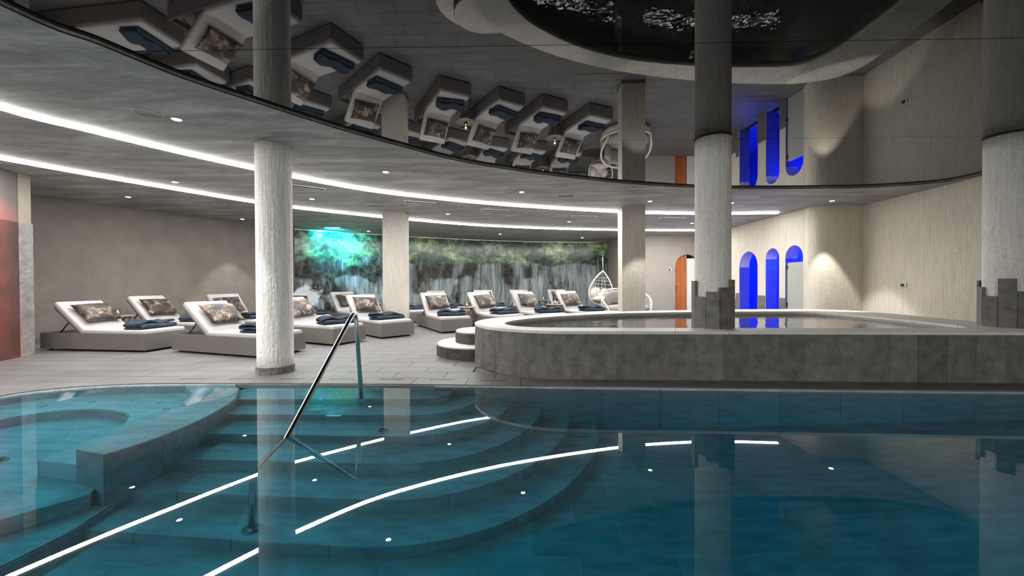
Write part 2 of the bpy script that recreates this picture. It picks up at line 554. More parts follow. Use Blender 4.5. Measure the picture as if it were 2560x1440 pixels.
# ------------------------------------------------------------------ deck
floor_poly = POOL_EDGE + [(7.78, 3.7), (7.86, 8.75), (6.95, 9.1), (6.95, 14.2), (4.0, 14.2), (4.0, 16.25)] + MURAL[::-1] + LEFT_WALL[::-1] + [(-9.8, 0.85)]
floor = prism('floor', floor_poly, -0.07, -0.012, 'grout')
tag(floor, 'grey stone tiled deck around the pool', kind='structure')
GA = -0.038
ga, gb = Vector((math.cos(GA), math.sin(GA))), Vector((-math.sin(GA), math.cos(GA)))
def grid_rect(x0, x1, y0, y1):
    return [tuple(ga * x + gb * y) for x, y in ((x0, y0), (x1, y0), (x1, y1), (x0, y1))]
tile_jobs = []
for j in range(11, 56):
    for i in range(-18, 15):
        x0 = i * 0.6 + (0.3 if j % 2 else 0.0) - 0.07
        y0 = j * 0.3 - 0.02
        r = grid_rect(x0 + 0.003, x0 + 0.597, y0 + 0.003, y0 + 0.297)
        cx, cy = ga * (x0 + 0.3) + gb * (y0 + 0.15)
        if cx > 1.5 and 4.6 < cy < 8.6 or cx > -0.2 and 4.75 < cy < 6.9: continue
        ins = [inside(p, floor_poly) for p in r]
        if all(ins): poly = r
        else:
            if not any(ins) and not (cy < 4.7): continue
            poly = clip_rect(floor_poly, r)
        if len(poly) < 3 or abs(area2(poly)) < 0.004: continue
        tile_jobs.append((math.hypot(cx, cy) + (3 if abs(cx / max(cy, .1)) > 1.35 else 0), poly))
tile_jobs.sort(key=lambda t: t[0])
for k, (d, poly) in enumerate(tile_jobs[:300]):
    prism('tile', poly, -0.012, 0.0 + random.uniform(-0.0006, 0.0006), 'deck_tile', floor)
V, Fc = [], []
for d, poly in tile_jobs[300:]:
    v, f = prism_data(poly, -0.012, 0.0)
    o = len(V); V += v; Fc += [[i + o for i in q] for q in f]
far_tiles = mesh('tile_field', V, Fc, 'deck_tile', floor)
far_tiles['kind'] = 'stuff'
# overflow slots in the deck along the pool
SLOT_PATH = offset([p for p in POOL_EDGE if p[1] > 3.6], 0.19)
sl = plen(SLOT_PATH)
s = 1.9
while s < sl - 0.8:
    p = [at_len(SLOT_PATH, s + k * 0.145) for k in range(3)]
    prism('drain_slot', p + offset(p, 0.014)[::-1], -0.004, 0.0015, 'slot_dark', floor)
    s += 0.58
near_deck = box('floor', -9.8, 7.8, -9.0, 0.85, -0.07, 0.0, 'deck_tile')
tag(near_deck, 'stone deck on the near side of the pool', kind='structure')
side_deck = prism('floor', [(-9.8, 0.85), (-4.75, 0.85), (-4.9, 2.5), (-5.02, 3.0), (-9.8, 3.0)], -0.011, -0.001, 'deck_tile')
tag(side_deck, 'stone deck strip beside the whirlpool', kind='structure')

# ------------------------------------------------------------------ main pool
pool = empty('pool')
tag(pool, 'large indoor pool with grey tiled steps under teal water', 'pool', kind='structure')
box('pool_bed', -6, 8, 0.5, 5, FLOOR_Z - 0.15, FLOOR_Z - 0.003, 'pool_grout', pool)
for j in range(1, 16):
    for i in range(-10, 14):
        x0 = i * 0.6 + (0.3 if j % 2 else 0.0) + 0.02
        y0 = j * 0.285 + 0.18
        r = grid_rect(x0 + 0.003, x0 + 0.597, y0 + 0.003, y0 + 0.282)
        cx, cy = ga * (x0 + 0.3) + gb * (y0 + 0.14)
        if not (-3.2 < cx < 7.4 and 0.9 < cy < 4.15): continue
        if cx < 0.3 and cy > 3.0: continue
        prism('floor_tile', r, FLOOR_Z - 0.012, FLOOR_Z, 'pool_tile', pool)
pool_wall = band('pool_wall', POOL_EDGE, 0.18, FLOOR_Z - 0.1, -0.012, 'pool_grout', pool)
tile_band('wall_tile', [p for p in POOL_EDGE if p[1] > 3.3 and p[0] > -1.0], 0.6, -0.012, FLOOR_Z, -0.014, 'pool_tile', pool_wall)
tile_band('wall_tile', [p for p in POOL_EDGE if p[1] > 2.4 and p[0] < -2.9], 0.3, -0.012, -0.42, -0.014, 'pool_tile', pool_wall)
box('near_wall', -6, 8, 0.55, 0.85, FLOOR_Z - 0.1, -0.012, 'pool_tile', pool)
box('end_wall', 7.5, 8.0, 0.5, 4.2, FLOOR_Z - 0.1, -0.012, 'pool_tile', pool)

# entry steps: straight on the left, sweeping round on the right
SC, SR = (-0.95, 4.25), [0.03, 0.32, 0.62, 0.93, 1.24, 1.54, 1.83]
def step_curve(n, extra=0.0):
    r = SR[n] + extra
    pts = [(-2.95 + (2.0) * k / 10, SC[1] - r) for k in range(10)]
    pts += [(SC[0] + r * math.cos(a), SC[1] + r * math.sin(a)) for a in [(-PI / 2) + (PI / 2 - 0.03) * k / 24 for k in range(25)]]
    return pts
for n in range(1, 7):
    z = -0.17 * n
    st = empty('step'); st.parent = pool
    c = step_curve(n)
    prism('core', c + [(c[-1][0], 4.45), (-2.95, 4.45)], FLOOR_Z - 0.05, z - 0.003, 'pool_grout', st)
    A, B = step_curve(n, 0.014), step_curve(n - 1)
    nseg = max(3, round(plen(A) / 0.6))
    cap_band('tread_tile', A, B, nseg, z - 0.02, z, 'pool_tile', st, 0.006, 6)
    zb = max(FLOOR_Z, z - 0.17)
    tile_band('riser_tile', step_curve(n), plen(A) / nseg, -0.012, zb, z - 0.021, 'pool_tile', st, 0.004, 6)

# whirlpool bay at the left: low wall, seat, floor and two lower steps
OUT = smooth_path([(-3.12, 4.36), (-2.97, 4.22), (-2.80, 3.97), (-2.68, 3.71), (-2.60, 3.32), (-2.59, 3.0), (-2.63, 2.74), (-2.69, 2.58)], 5)
INN = smooth_path([(-3.60, 4.30), (-3.40, 4.12), (-3.27, 4.0), (-3.16, 3.79), (-3.05, 3.52), (-3.02, 3.26), (-3.0, 2.95), (-2.97, 2.67)], 5)
low = empty('low_wall'); low.parent = pool
prism('core', OUT + INN[::-1], FLOOR_Z - 0.05, -0.048, 'pool_grout', low)
cap_band('coping_tile', OUT, INN, 6, -0.075, -0.045, 'pool_tile', low, 0.004, 5)
tile_band('side_tile', OUT, 0.32, 0.012, FLOOR_Z, -0.076, 'pool_tile', low)
prism('end_tile', [(-2.69, 2.58), (-2.97, 2.67), (-2.974, 2.658), (-2.694, 2.568)], FLOOR_Z, -0.045, 'pool_tile', low)
SEAT = smooth_path([(-3.30, 2.72), (-3.32, 3.0), (-3.34, 3.27), (-3.46, 3.53), (-3.67, 3.70), (-3.92, 3.78), (-4.26, 3.77), (-4.47, 3.64), (-4.6, 3.45), (-4.66, 3.0), (-4.6, 2.2), (-4.5, 0.86)], 5)
bench = empty('bench'); bench.parent = pool
prism('core', SEAT + [(-5.3, 0.86), (-5.3, 4.5), (-3.3, 4.5), (-2.9, 3.6), (-2.9, 2.66)], -0.9, -0.403, 'pool_grout', bench)
SEATB = smooth_path([(-2.95, 2.67), (-2.98, 2.95), (-3.0, 3.26), (-3.03, 3.52), (-3.14, 3.80), (-3.35, 4.10), (-3.9, 4.35), (-4.5, 4.27), (-4.95, 4.06), (-5.06, 3.7), (-4.98, 2.6), (-4.75, 0.86)], 5)
cap_band('seat_tile', SEAT, SEATB, 11, -0.42, -0.40, 'pool_tile', bench, 0.005, 6)
tile_band('riser_tile', SEAT, 0.30, 0.012, -0.72, -0.421, 'pool_tile', bench)
BAYF = [(-2.76, 2.55), (-3.0, 2.26), (-3.4, 1.78), (-3.9, 1.28), (-4.3, 0.86)]
bay = empty('bay_floor'); bay.parent = pool
bay_poly = BAYF + [(-5.2, 0.86), (-5.2, 4.4), (-3.3, 4.4), (-2.9, 3.4), (-2.85, 2.7)]
prism('core', bay_poly, FLOOR_Z - 0.05, -0.723, 'pool_grout', bay)
def rot_rect(cx, cy, w, h, an):
    ca, sa = math.cos(an), math.sin(an)
    return [(cx + x * ca - y * sa, cy + x * sa + y * ca) for x, y in ((-w / 2, -h / 2), (w / 2, -h / 2), (w / 2, h / 2), (-w / 2, h / 2))]
for i in range(-7, 8):
    for j in range(-7, 8):
        cx = -3.75 + 0.6 * (i + (0.5 if j % 2 else 0)) * math.cos(0.62) - 0.3 * j * math.sin(0.62)
        cy = 2.75 + 0.6 * (i + (0.5 if j % 2 else 0)) * math.sin(0.62) + 0.3 * j * math.cos(0.62)
        poly = clip_rect(bay_poly, rot_rect(cx, cy, 0.594, 0.294, 0.62))
        if len(poly) > 2 and abs(area2(poly)) > 0.01: prism('floor_tile', poly, -0.735, -0.72, 'pool_tile', bay)
tile_band('riser_tile', BAYF, 0.4, 0.012, -0.93, -0.722, 'pool_tile', bay)
LOWF = [(-2.66, 2.60), (-2.66, 2.3), (-2.74, 1.95), (-3.0, 1.4), (-3.4, 0.86)]
lstep = empty('step'); lstep.parent = pool
prism('core', LOWF + [(-4.6, 0.86), (-3.4, 2.0), (-2.8, 2.6)], FLOOR_Z - 0.05, -0.943, 'pool_grout', lstep)
cap_band('tread_tile', LOWF, BAYF, 4, -0.955, -0.94, 'pool_tile', lstep, 0.005, 3)
tile_band('riser_tile', LOWF, 0.4, 0.012, FLOOR_Z, -0.956, 'pool_tile', lstep)

# water bodies
wbx = [(-5.9, 0.6), (7.8, 0.6), (7.8, 4.1), (-1.0, 4.42), (-5.9, 4.48)]
pv, pf = prism_data(wbx, FLOOR_Z - 0.03, W)
sv, sf_ = [], []
for q in pf:            # unshared corners keep every face of the water body flat while shaded smooth
    sf_.append(list(range(len(sv), len(sv) + len(q)))); sv += [pv[i] for i in q]
water = mesh('water', sv, sf_, 'pool_water', None, True)
tag(water, 'still clear teal water filling the large pool', kind='structure')

# pool fittings
def fitting(name, x, y, z, r, label, grp=None):
    o = empty(name, (x, y, z))
    lathe('rim', [(r, 0), (r, 0.008), (r * 0.9, 0.014), (r * 0.75, 0.012), (r * 0.72, 0.004)], 'steel', o, seg=24)
    g = lathe('grille', [(r * 0.7, 0.0), (r * 0.7, 0.008), (r * 0.1, 0.008)], 'slot_dark', o, seg=20)
    for k in range(5):
        a = PI * k / 5
        tube('bar', [(-r * 0.68 * math.cos(a), -r * 0.68 * math.sin(a), 0.011), (r * 0.68 * math.cos(a), r * 0.68 * math.sin(a), 0.011)], r * 0.05, 'steel', o, 6)
    tag(o, label, 'pool fitting', grp)
    return o
fitting('floor_drain', -3.88, 2.86, -0.72, 0.12, 'round steel drain grille in the whirlpool floor')
fitting('pool_inlet', -1.13, 3.42, -0.51, 0.06, 'round steel inlet on the third pool step beside the handrail')
JORD = ['first', 'second', 'third', 'fourth', 'fifth', 'last']
for k, (x, y) in enumerate([(-4.62, 3.85), (-4.3, 4.0), (-3.95, 4.08), (-3.6, 4.0), (-3.36, 3.8), (-3.22, 3.5)]):
    jo = lathe('air_jet', [(0.028, 0), (0.028, 0.006), (0.018, 0.01), (0.012, 0.003)], 'steel', None, (x, y, -0.4), 16)
    tag(jo, f'small steel air jet in the whirlpool bench, {JORD[k]} along its curve', 'air jet', 'air jets in the whirlpool bench')

# unseen fill lamps added on the near pool wall for ambient glow underwater
def pool_fill_lamp(x, y, z, aim, label, power, col=(0.35, 0.88, 1.0), spread=PI):
    o = empty('pool_fill_lamp', (x, y, z))
    bm = bmesh.new(); bmesh.ops.create_cone(bm, cap_ends=True, segments=24, radius1=0.11, radius2=0.09, depth=0.02)
    bmesh.ops.rotate(bm, verts=bm.verts[:], matrix=Matrix.Rotation(-PI / 2, 3, 'X'))
    frombm('housing', bm, 'steel', o)
    tag(o, label, 'lamp', 'added underwater fill lamps')
    l = area('pool_fill_light', (x, y + 0.03, z), aim, power, 0.16, 0.16, col, None, spread)
    return o
pool_fill_lamp(-4.2, 0.89, -0.42, (-1.5, 2.6, -0.75), 'added unseen fill lamp on the pool wall below the whirlpool', POOL_FILL_POWER * 0.4)
pool_fill_lamp(-1.95, 0.89, -0.75, (-0.2, 3.0, -1.15), 'added unseen fill lamp on the pool wall facing the entry steps', POOL_FILL_POWER * 0.3)
pool_fill_lamp(3.2, 0.89, -0.75, (3.2, 2.2, -1.15), 'added unseen fill lamp on the pool wall facing the raised basin', POOL_FILL_POWER * 2.6, spread=2.0)
pool_fill_lamp(6.2, 0.89, -0.75, (5.6, 2.2, -1.15), 'added unseen fill lamp on the pool wall by the deep end', POOL_FILL_POWER * 2.6, spread=2.0)

# ------------------------------------------------------------------ handrail
rail = empty('handrail', (-1.5, 3.91, -0.17))
def round_path(pts, r, n=8):
    out = [Vector(pts[0])]
    for i in range(1, len(pts) - 1):
        a, b, c = Vector(pts[i - 1]), Vector(pts[i]), Vector(pts[i + 1])
        d1, d2 = (a - b).normalized(), (c - b).normalized()
        p0, p2 = b + d1 * r, b + d2 * r
        for k in range(n + 1):
            t = k / n
            out.append(p0 * (1 - t) ** 2 + b * 2 * t * (1 - t) + p2 * t * t)
    out.append(Vector(pts[-1]))
    return out
rp = [Vector(p) - Vector((-1.5, 3.91, -0.17)) for p in round_path([(-1.505, 3.91, -0.17), (-1.565, 3.915, 0.84), (-1.646, 2.861, -0.026), (-1.675, 2.52, -0.275), (-1.68, 2.50, -1.02)], 0.13)]
tube('rail', rp, 0.0215, 'steel', rail, 16)
lathe('flange', [(0.055, 0.0), (0.055, 0.008), (0.024, 0.014), (0.022, 0.03)], 'steel', rail, (0, 0, 0), 24)
lathe('flange', [(0.055, 0.0), (0.055, 0.008), (0.024, 0.014), (0.022, 0.03)], 'steel', rail, (-0.18, -1.41, -0.85), 24)
tag(rail, 'slanting polished steel handrail going down the pool steps', 'handrail')

# ------------------------------------------------------------------ raised pool
PAIRS = [((5.9, 4.15), (5.35, 4.60)), ((4.7, 4.22), (4.69, 4.57)), ((3.61, 4.285), (3.6, 4.63)), ((1.88, 4.375), (1.95, 4.70)), ((0.9, 4.425), (0.95, 4.77)),
         ((0.45, 4.46), (0.5, 4.80)), ((0.1, 4.59), (0.2, 4.88)), ((-0.22, 4.83), (0.0, 5.05)), ((-0.42, 5.15), (-0.09, 5.25)), ((-0.51, 5.49), (-0.10, 5.42)),
         ((-0.44, 5.88), (-0.03, 5.64)), ((-0.22, 6.24), (0.13, 5.90)), ((0.2, 6.6), (0.45, 6.24)), ((1.0, 7.06), (1.15, 6.72)), ((2.14, 7.5), (2.2, 7.13)),
         ((3.64, 7.83), (3.6, 7.34)), ((4.9, 7.97), (4.8, 7.38)), ((5.9, 7.95), (5.35, 7.30)), ((6.5, 7.6), (5.62, 7.0)), ((6.52, 6.8), (5.68, 6.5)),
         ((6.4, 6.1), (5.64, 5.6)), ((6.25, 5.2), (5.52, 4.85))]
RO = smooth_path([p[0] for p in PAIRS], 5)
RI = smooth_path([p[1] for p in PAIRS], 5)
basin = empty('raised_basin')
tag(basin, 'raised curved pool clad in dark slate tiles with a pale stone rim', 'raised pool', kind='structure')
body = prism('body', offset(RO, 0.006) + RI[::-1], 0.0, RIM - 0.032, 'slate_grout', basin)
wall_run = [(7.6, 4.03)] + RO
run_cut = [p for p in wall_run if not (p[1] > 6.6)]
first = []
for p in wall_run:
    if p[1] > 7.3: break
    first.append(p)
for k, t in enumerate(tile_band('wall_tile', first, 0.295, 0.012, 0.0, RIM - 0.033, 'slate', basin, 0.007, 7, 0.002)): pass
prism('body', [(7.75, 4.04), (5.9, 4.165), (5.35, 4.60), (5.52, 4.85), (6.25, 5.2), (7.75, 5.1)], 0.0, RIM - 0.032, 'slate', basin)
prism('rim_slab', [(7.75, 4.01), (5.905, 4.135), (5.355, 4.60), (5.525, 4.85), (6.25, 5.2), (7.75, 5.1)], RIM - 0.032, RIM - 0.001, 'rim_stone', basin)
cap_band('rim_slab', offset(RO, 0.015), RI, 30, RIM - 0.032, RIM, 'rim_stone', basin, 0.004, 4)
prism('basin_floor', RI, 0.02, 0.06, 'slate', basin)
# overflow gaps under the far rim
gap_path = [p for i, p in enumerate(RI) if i > 48]
gl = plen(gap_path); s = 0.1
while s < gl - 0.3:
    p = [at_len(gap_path, s + k * 0.09) for k in range(3)]
    prism('overflow_gap', offset(p, 0.004) + offset(p, 0.02)[::-1], RIM - 0.075, RIM - 0.034, 'slot_dark', basin)
    s += 0.46
bw = prism('water', offset(RI, -0.02), 0.055, 0.482, 'basin_water')
tag(bw, 'grey green water in the raised basin', kind='structure')
# two rounded entry steps
steps = empty('basin_steps', (-0.5, 6.1, 0))
def half_round(cx, cy, r, n=11):
    return [(cx + r * math.cos(a), cy + r * math.sin(a)) for a in [-PI / 2 + 0.12 - PI * 1.0 * k / n for k in range(n + 1)]]
for (cx, cy, r, z0, z1) in ((0.0, 0.06, 0.68, 0.0, 0.18), (0.05, 0.12, 0.45, 0.18, 0.36)):
    hp = half_round(cx, cy, r)
    st = empty('tread_unit'); st.parent = steps
    prism('core', hp + [(cx + 0.4, cy + r * 0.9), (cx + 0.42, cy - r * 0.72)], z0, z1 - 0.02, 'slate', st)
    prism('tread', offset(hp, -0.012) + [(cx + 0.4, cy + r * 0.9), (cx + 0.42, cy - r * 0.72)], z1 - 0.02, z1, 'rim_stone', st)
    for k in range(len(hp) - 1):
        p = [hp[k], hp[k + 1]]
        prism('riser_tile', p + offset(p, -0.01)[::-1], z0, z1 - 0.021, 'slate', st)
tag(steps, 'two rounded slate steps leading up to the raised basin', 'steps')

# ------------------------------------------------------------------ columns
def round_column(x, y, z0, z1, r, label):
    o = empty('round_column', (x, y, z0))
    prof = [(r, 0.0)] + [(r, (z1 - z0) * k / 12) for k in range(1, 13)]
    lathe('shaft', prof, 'column_plaster', o, seg=64)
    tag(o, label, 'column', 'round plaster columns')
    return o
c1 = round_column(-2.955, 4.885, 0.0, S, 0.20, 'white textured round column standing on the deck with a low tile plinth')
for k in range(10):
    a0, a1 = 2 * PI * k / 10 + 0.02, 2 * PI * (k + 1) / 10 - 0.02
    pts = [(0.214 * math.cos(a), 0.214 * math.sin(a)) for a in (a0, (a0 + a1) / 2, a1)]
    prism('plinth_tile', pts + [(0.196 * math.cos(a), 0.196 * math.sin(a)) for a in (a1, (a0 + a1) / 2, a0)], 0.0, 0.085, 'slate', c1)
c2 = round_column(2.45, 4.785, 0.05, MZ, 0.20, 'white round column with stone planks rising from the middle of the raised rim')
c3 = round_column(5.975, 4.73, 0.05, MZ, 0.20, 'white round column with stone planks at the end of the raised rim')
def cladding(col, hts, n, start):
    for k in range(n):
        a = start + 2 * PI * k / n
        w = 2 * 0.226 * math.tan(PI / n) - 0.006
        d = Vector((math.cos(a), math.sin(a))); t = Vector((-d.y, d.x))
        poly = [tuple(d * 0.203 - t * w / 2), tuple(d * 0.226 - t * w / 2), tuple(d * 0.226 + t * w / 2), tuple(d * 0.203 + t * w / 2)]
        prism('stone_plank', poly, 0.0, hts[k % len(hts)] - 0.05, 'slate', col)
    lathe('ceiling_ring', [(0.2, MZ - 0.05 - 0.012), (0.212, MZ - 0.05 - 0.012), (0.212, MZ - 0.051)], 'black_metal', col, seg=48, caps=False)
cladding(c2, [1.11, 0.92, 0.98, 1.03, 1.12, 0.97, 0.95, 1.08, 1.0, 0.93], 10, math.radians(-189))
cladding(c3, [1.02, 0.91, 1.12, 0.97, 0.92, 1.0, 0.95, 1.0, 1.08, 1.10], 10, math.radians(-213))
def square_column(x0, x1, y0, y1, rot, label):
    cx, cy = (x0 + x1) / 2, (y0 + y1) / 2
    o = empty('square_column', (cx, cy, 0), rot)
    box('shaft', x0 - cx, x1 - cx, y0 - cy, y1 - cy, 0, S, 'square_plaster', o)
    box('base_board', x0 - cx - 0.012, x1 - cx + 0.012, y0 - cy - 0.012, y1 - cy + 0.012, 0, 0.08, 'slate', o)
    tag(o, label, 'column', 'square plaster columns')
    return o
square_column(-3.07, -2.55, 9.32, 9.72, -0.01, 'square plaster column standing among the loungers before the waterfall picture')
square_column(2.50, 3.02, 8.86, 9.26, -0.03, 'square plaster column standing behind the raised basin')

# ------------------------------------------------------------------ walls
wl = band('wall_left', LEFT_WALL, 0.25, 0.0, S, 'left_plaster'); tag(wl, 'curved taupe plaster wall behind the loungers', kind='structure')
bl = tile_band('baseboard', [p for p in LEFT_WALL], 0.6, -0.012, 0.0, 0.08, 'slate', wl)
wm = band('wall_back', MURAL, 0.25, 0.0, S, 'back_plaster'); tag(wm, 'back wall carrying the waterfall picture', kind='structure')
ws = box('wall_partition', 3.95, 4.2, 14.15, 16.4, 0, S, 'back_plaster'); tag(ws, 'side wall beside the waterfall picture', kind='structure')
# picture panels
mural = empty('waterfall_mural', (-1.5, 15.0, 0))
tag(mural, 'wide glass wall picture of waterfalls and green trees', 'wall picture')
mp = offset(MURAL, -0.05); L_m = plen(mp); NP = 9
joints = [0, 0.115, 0.225, 0.335, 0.445, 0.555, 0.665, 0.775, 0.885, 1.0]
for k in range(NP):
    a, b = L_m * joints[k] + 0.004, L_m * joints[k + 1] - 0.004
    n = 6
    pts = [at_len(mp, a + (b - a) * i / n) for i in range(n + 1)]
    bk = offset(pts, 0.02)
    V, Fc, UV = [], [], []
    for i in range(n + 1):
        V += [(pts[i][0] + 1.5, pts[i][1] - 15.0, 0.05), (pts[i][0] + 1.5, pts[i][1] - 15.0, S - 0.035), (bk[i][0] + 1.5, bk[i][1] - 15.0, 0.05), (bk[i][0] + 1.5, bk[i][1] - 15.0, S - 0.035)]
    for i in range(n):
        q = i * 4
        Fc += [[q, q + 4, q + 5, q + 1], [q + 2, q + 3, q + 7, q + 6], [q + 1, q + 5, q + 7, q + 3], [q, q + 2, q + 6, q + 4]]
    Fc += [[0, 1, 3, 2], [n * 4, n * 4 + 2, n * 4 + 3, n * 4 + 1]]
    po = mesh('glass_panel', V, Fc, 'mural_print', mural)
    uvl = po.data.uv_layers.new(name='UVMap')
    for poly in po.data.polygons:
        for li in poly.loop_indices:
            vi = po.data.loops[li].vertex_index
            uvl.data[li].uv = (a + (b - a) * (vi // 4) / n, po.data.vertices[vi].co.z)
for z0, z1 in ((S - 0.033, S - 0.002), (0.0, 0.05)):
    tr = band('trim_rail', [(p[0] + 1.5, p[1] - 15.0) for p in offset(MURAL, -0.06)], 0.05, z0, z1, 'steel' if z0 > 1 else 'black_metal', mural)
# patch fittings on the glass
for (s_, z_) in ((0.205, 1.92), (0.985, 2.02)):
    p = at_len(mp, L_m * s_)
    box('clamp', p[0] + 1.5 - 0.07, p[0] + 1.5 + 0.07, p[1] - 15.0 - 0.05, p[1] - 15.0 + 0.0, z_, z_ + 0.09, 'black_metal', mural)

def arch(c, w, h, n=14):
    r = w / 2
    return [(c - r, 0.0)] + [(c - r * math.cos(PI * k / n), h - r + r * math.sin(PI * k / n)) for k in range(n + 1)] + [(c + r, 0.0)]
def wall_xz(name, prof, y0, y1, mat):
    n = len(prof)
    V = [(p[0], y0, p[1]) for p in prof] + [(p[0], y1, p[1]) for p in prof]
    Fc = [list(range(n)), list(range(n, 2 * n))[::-1]] + [[i, n + i, n + (i + 1) % n, (i + 1) % n] for i in range(n)]
    return mesh(name, V, Fc, mat)
def wall_yz(name, prof, x0, x1, mat):
    n = len(prof)
    V = [(x0, p[0], p[1]) for p in prof] + [(x1, p[0], p[1]) for p in prof]
    Fc = [list(range(n))[::-1], list(range(n, 2 * n))] + [[i, (i + 1) % n, n + (i + 1) % n, n + i] for i in range(n)]
    return mesh(name, V, Fc, mat)
# back wall with the wooden door
prof = [(3.91, 0.0)] + arch(6.32, 0.88, 2.12) + [(7.1, 0.0), (7.1, S), (3.91, S)]
wd = wall_xz('wall_door', prof, 14.12, 14.35, 'back_plaster'); tag(wd, 'plaster wall with an arched wooden door', kind='structure')
door = empty('door_1', (6.1, 14.2, 0)); tag(door, 'arched orange wooden door in the back wall', kind='structure')
for k in range(4):
    x0 = 5.885 + 0.11 * k; x1 = x0 + 0.108
    zt = lambda x: 2.11 - 0.435 + math.sqrt(max(0.0, 0.435 ** 2 - (6.32 - x) ** 2))
    V = []
    xs = [x0 + (x1 - x0) * i / 4 for i in range(5)]
    pl = [(x0, 0.01)] + [(x, zt(x)) for x in xs] + [(x1, 0.01)]
    n = len(pl)
    V = [(p[0] - 6.1, 14.2 - 14.2, p[1]) for p in pl] + [(p[0] - 6.1, 14.24 - 14.2, p[1]) for p in pl]
    Fc = [list(range(n)), list(range(n, 2 * n))[::-1]] + [[i, n + i, n + (i + 1) % n, (i + 1) % n] for i in range(n)]
    mesh('plank', V, Fc, 'door_wood', door)
tube('handle', [(-0.19, -0.005, 1.05), (-0.19, -0.06, 1.05), (-0.08, -0.06, 1.05)], 0.012, 'steel', door, 8)
box('white_leaf', 6.33 - 6.1, 6.76 - 6.1, -0.02, 0.03, 0.0, 1.98, 'white_paint', door)
for z_ in (0.8, 1.5): box('hinge', 5.89 - 6.1, 5.93 - 6.1, -0.02, 0.0, z_, z_ + 0.1, 'black_metal', door)
# arch wall with the blue rooms
AR = [(11.34, 0.88, 1.99), (10.29, 0.54, 1.99), (9.50, 0.60, 1.99)]
prof = [(14.2, 0.0)]
for c, w_, h_ in AR: prof += arch(c, w_, h_)[::-1]
prof += [(9.12, 0.0), (9.12, S), (14.2, S)]
wa = wall_yz('wall_arches', prof[::-1], 6.83, 7.13, 'plaster'); tag(wa, 'plaster wall with three arched openings lit blue', kind='structure')
CURVE = smooth_path([(6.83, 9.13), (6.81, 9.0), (6.87, 8.86), (6.99, 8.78), (7.16, 8.74), (7.5, 8.73), (7.85, 8.73)], 6)
wc = band('wall_bend', CURVE, 0.25, 0.0, S, 'plaster'); tag(wc, 'rounded plaster wall bay beside the blue arches', kind='structure')
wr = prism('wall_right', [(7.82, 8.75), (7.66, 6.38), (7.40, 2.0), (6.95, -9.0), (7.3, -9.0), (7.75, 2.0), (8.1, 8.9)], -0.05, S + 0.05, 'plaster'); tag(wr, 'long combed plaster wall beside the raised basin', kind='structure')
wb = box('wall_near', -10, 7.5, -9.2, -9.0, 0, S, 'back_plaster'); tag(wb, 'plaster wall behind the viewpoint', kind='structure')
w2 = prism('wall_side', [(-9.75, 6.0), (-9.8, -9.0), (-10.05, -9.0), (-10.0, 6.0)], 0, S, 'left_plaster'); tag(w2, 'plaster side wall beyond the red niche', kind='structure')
# stone wainscot between the arches
for (y0, y1, h_) in ((11.79, 11.95, 0.78), (11.95, 12.2, 0.60), (12.2, 12.5, 0.82), (10.575, 10.89, 0.74), (9.81, 10.01, 0.70)):
    box('wainscot_stone', 6.815, 6.83, y0, y1, 0, h_, 'slate', wa)
for c, w_, h_ in AR:
    for sgn in (-1, 1):
        yj = c + sgn * w_ / 2
        for z0, z1 in ((0.0, 0.5), (0.503, 1.0), (1.003, h_ - w_ / 2)):
            box('jamb_tile', 6.835, 7.13, min(yj, yj - sgn * 0.012), max(yj, yj - sgn * 0.012), z0, z1, 'blue_tile', wa)
# blue room behind the arches
blue = empty('wall_blue_room'); tag(blue, 'blue lit rooms behind the arches', kind='structure')
box('back_panel', 8.5, 8.6, 9.0, 14.2, 0, S, 'blue_tile', blue)
box('divider', 7.13, 8.5, 9.86, 9.96, 0, S, 'blue_tile', blue)
box('divider', 7.13, 8.5, 10.68, 10.78, 0, S, 'blue_tile', blue)
box('divider', 7.13, 8.6, 14.1, 14.2, 0, S, 'blue_tile', blue)
box('divider', 7.13, 8.6, 8.98, 9.06, 0, S, 'blue_tile', blue)
box('room_floor', 7.1, 8.6, 9.0, 14.2, -0.05, 0.0, 'blue_tile', blue)
for y_, p_, aw_ in ((12.2, 0.9, 'widest arch'), (10.25, 0.8, 'narrow middle arch'), (9.45, 0.8, 'arch with the grey door')):
    lf = empty('blue_lamp', (7.8, y_, S - 0.02))
    lathe('housing', [(0.07, 0), (0.07, 0.015), (0.05, 0.02)], 'steel', lf, (0, 0, 0), 20)
    tag(lf, 'blue ceiling lamp behind the ' + aw_, 'lamp', 'blue lamps behind the arches')
    area('blue_light', (7.8, y_, S - 0.04), (7.8, y_, 0), BLUE_POWER * p_, 0.5, 0.4, (0.02, 0.06, 1.0))
gd = empty('door_2', (6.86, 9.8, 0)); tag(gd, 'grey frosted glass door in the arch nearest the rounded wall', kind='structure')
box('leaf', 0.0, 0.03, -0.585, -0.05, 0.02, 1.58, 'frosted', gd)
box('hinge_rail', -0.01, 0.035, -0.05, -0.01, 0.02, 1.56, 'steel', gd)
for z_ in (0.5, 1.42): box('hinge', -0.03, 0.0, -0.055, -0.01, z_, z_ + 0.09, 'black_metal', gd)
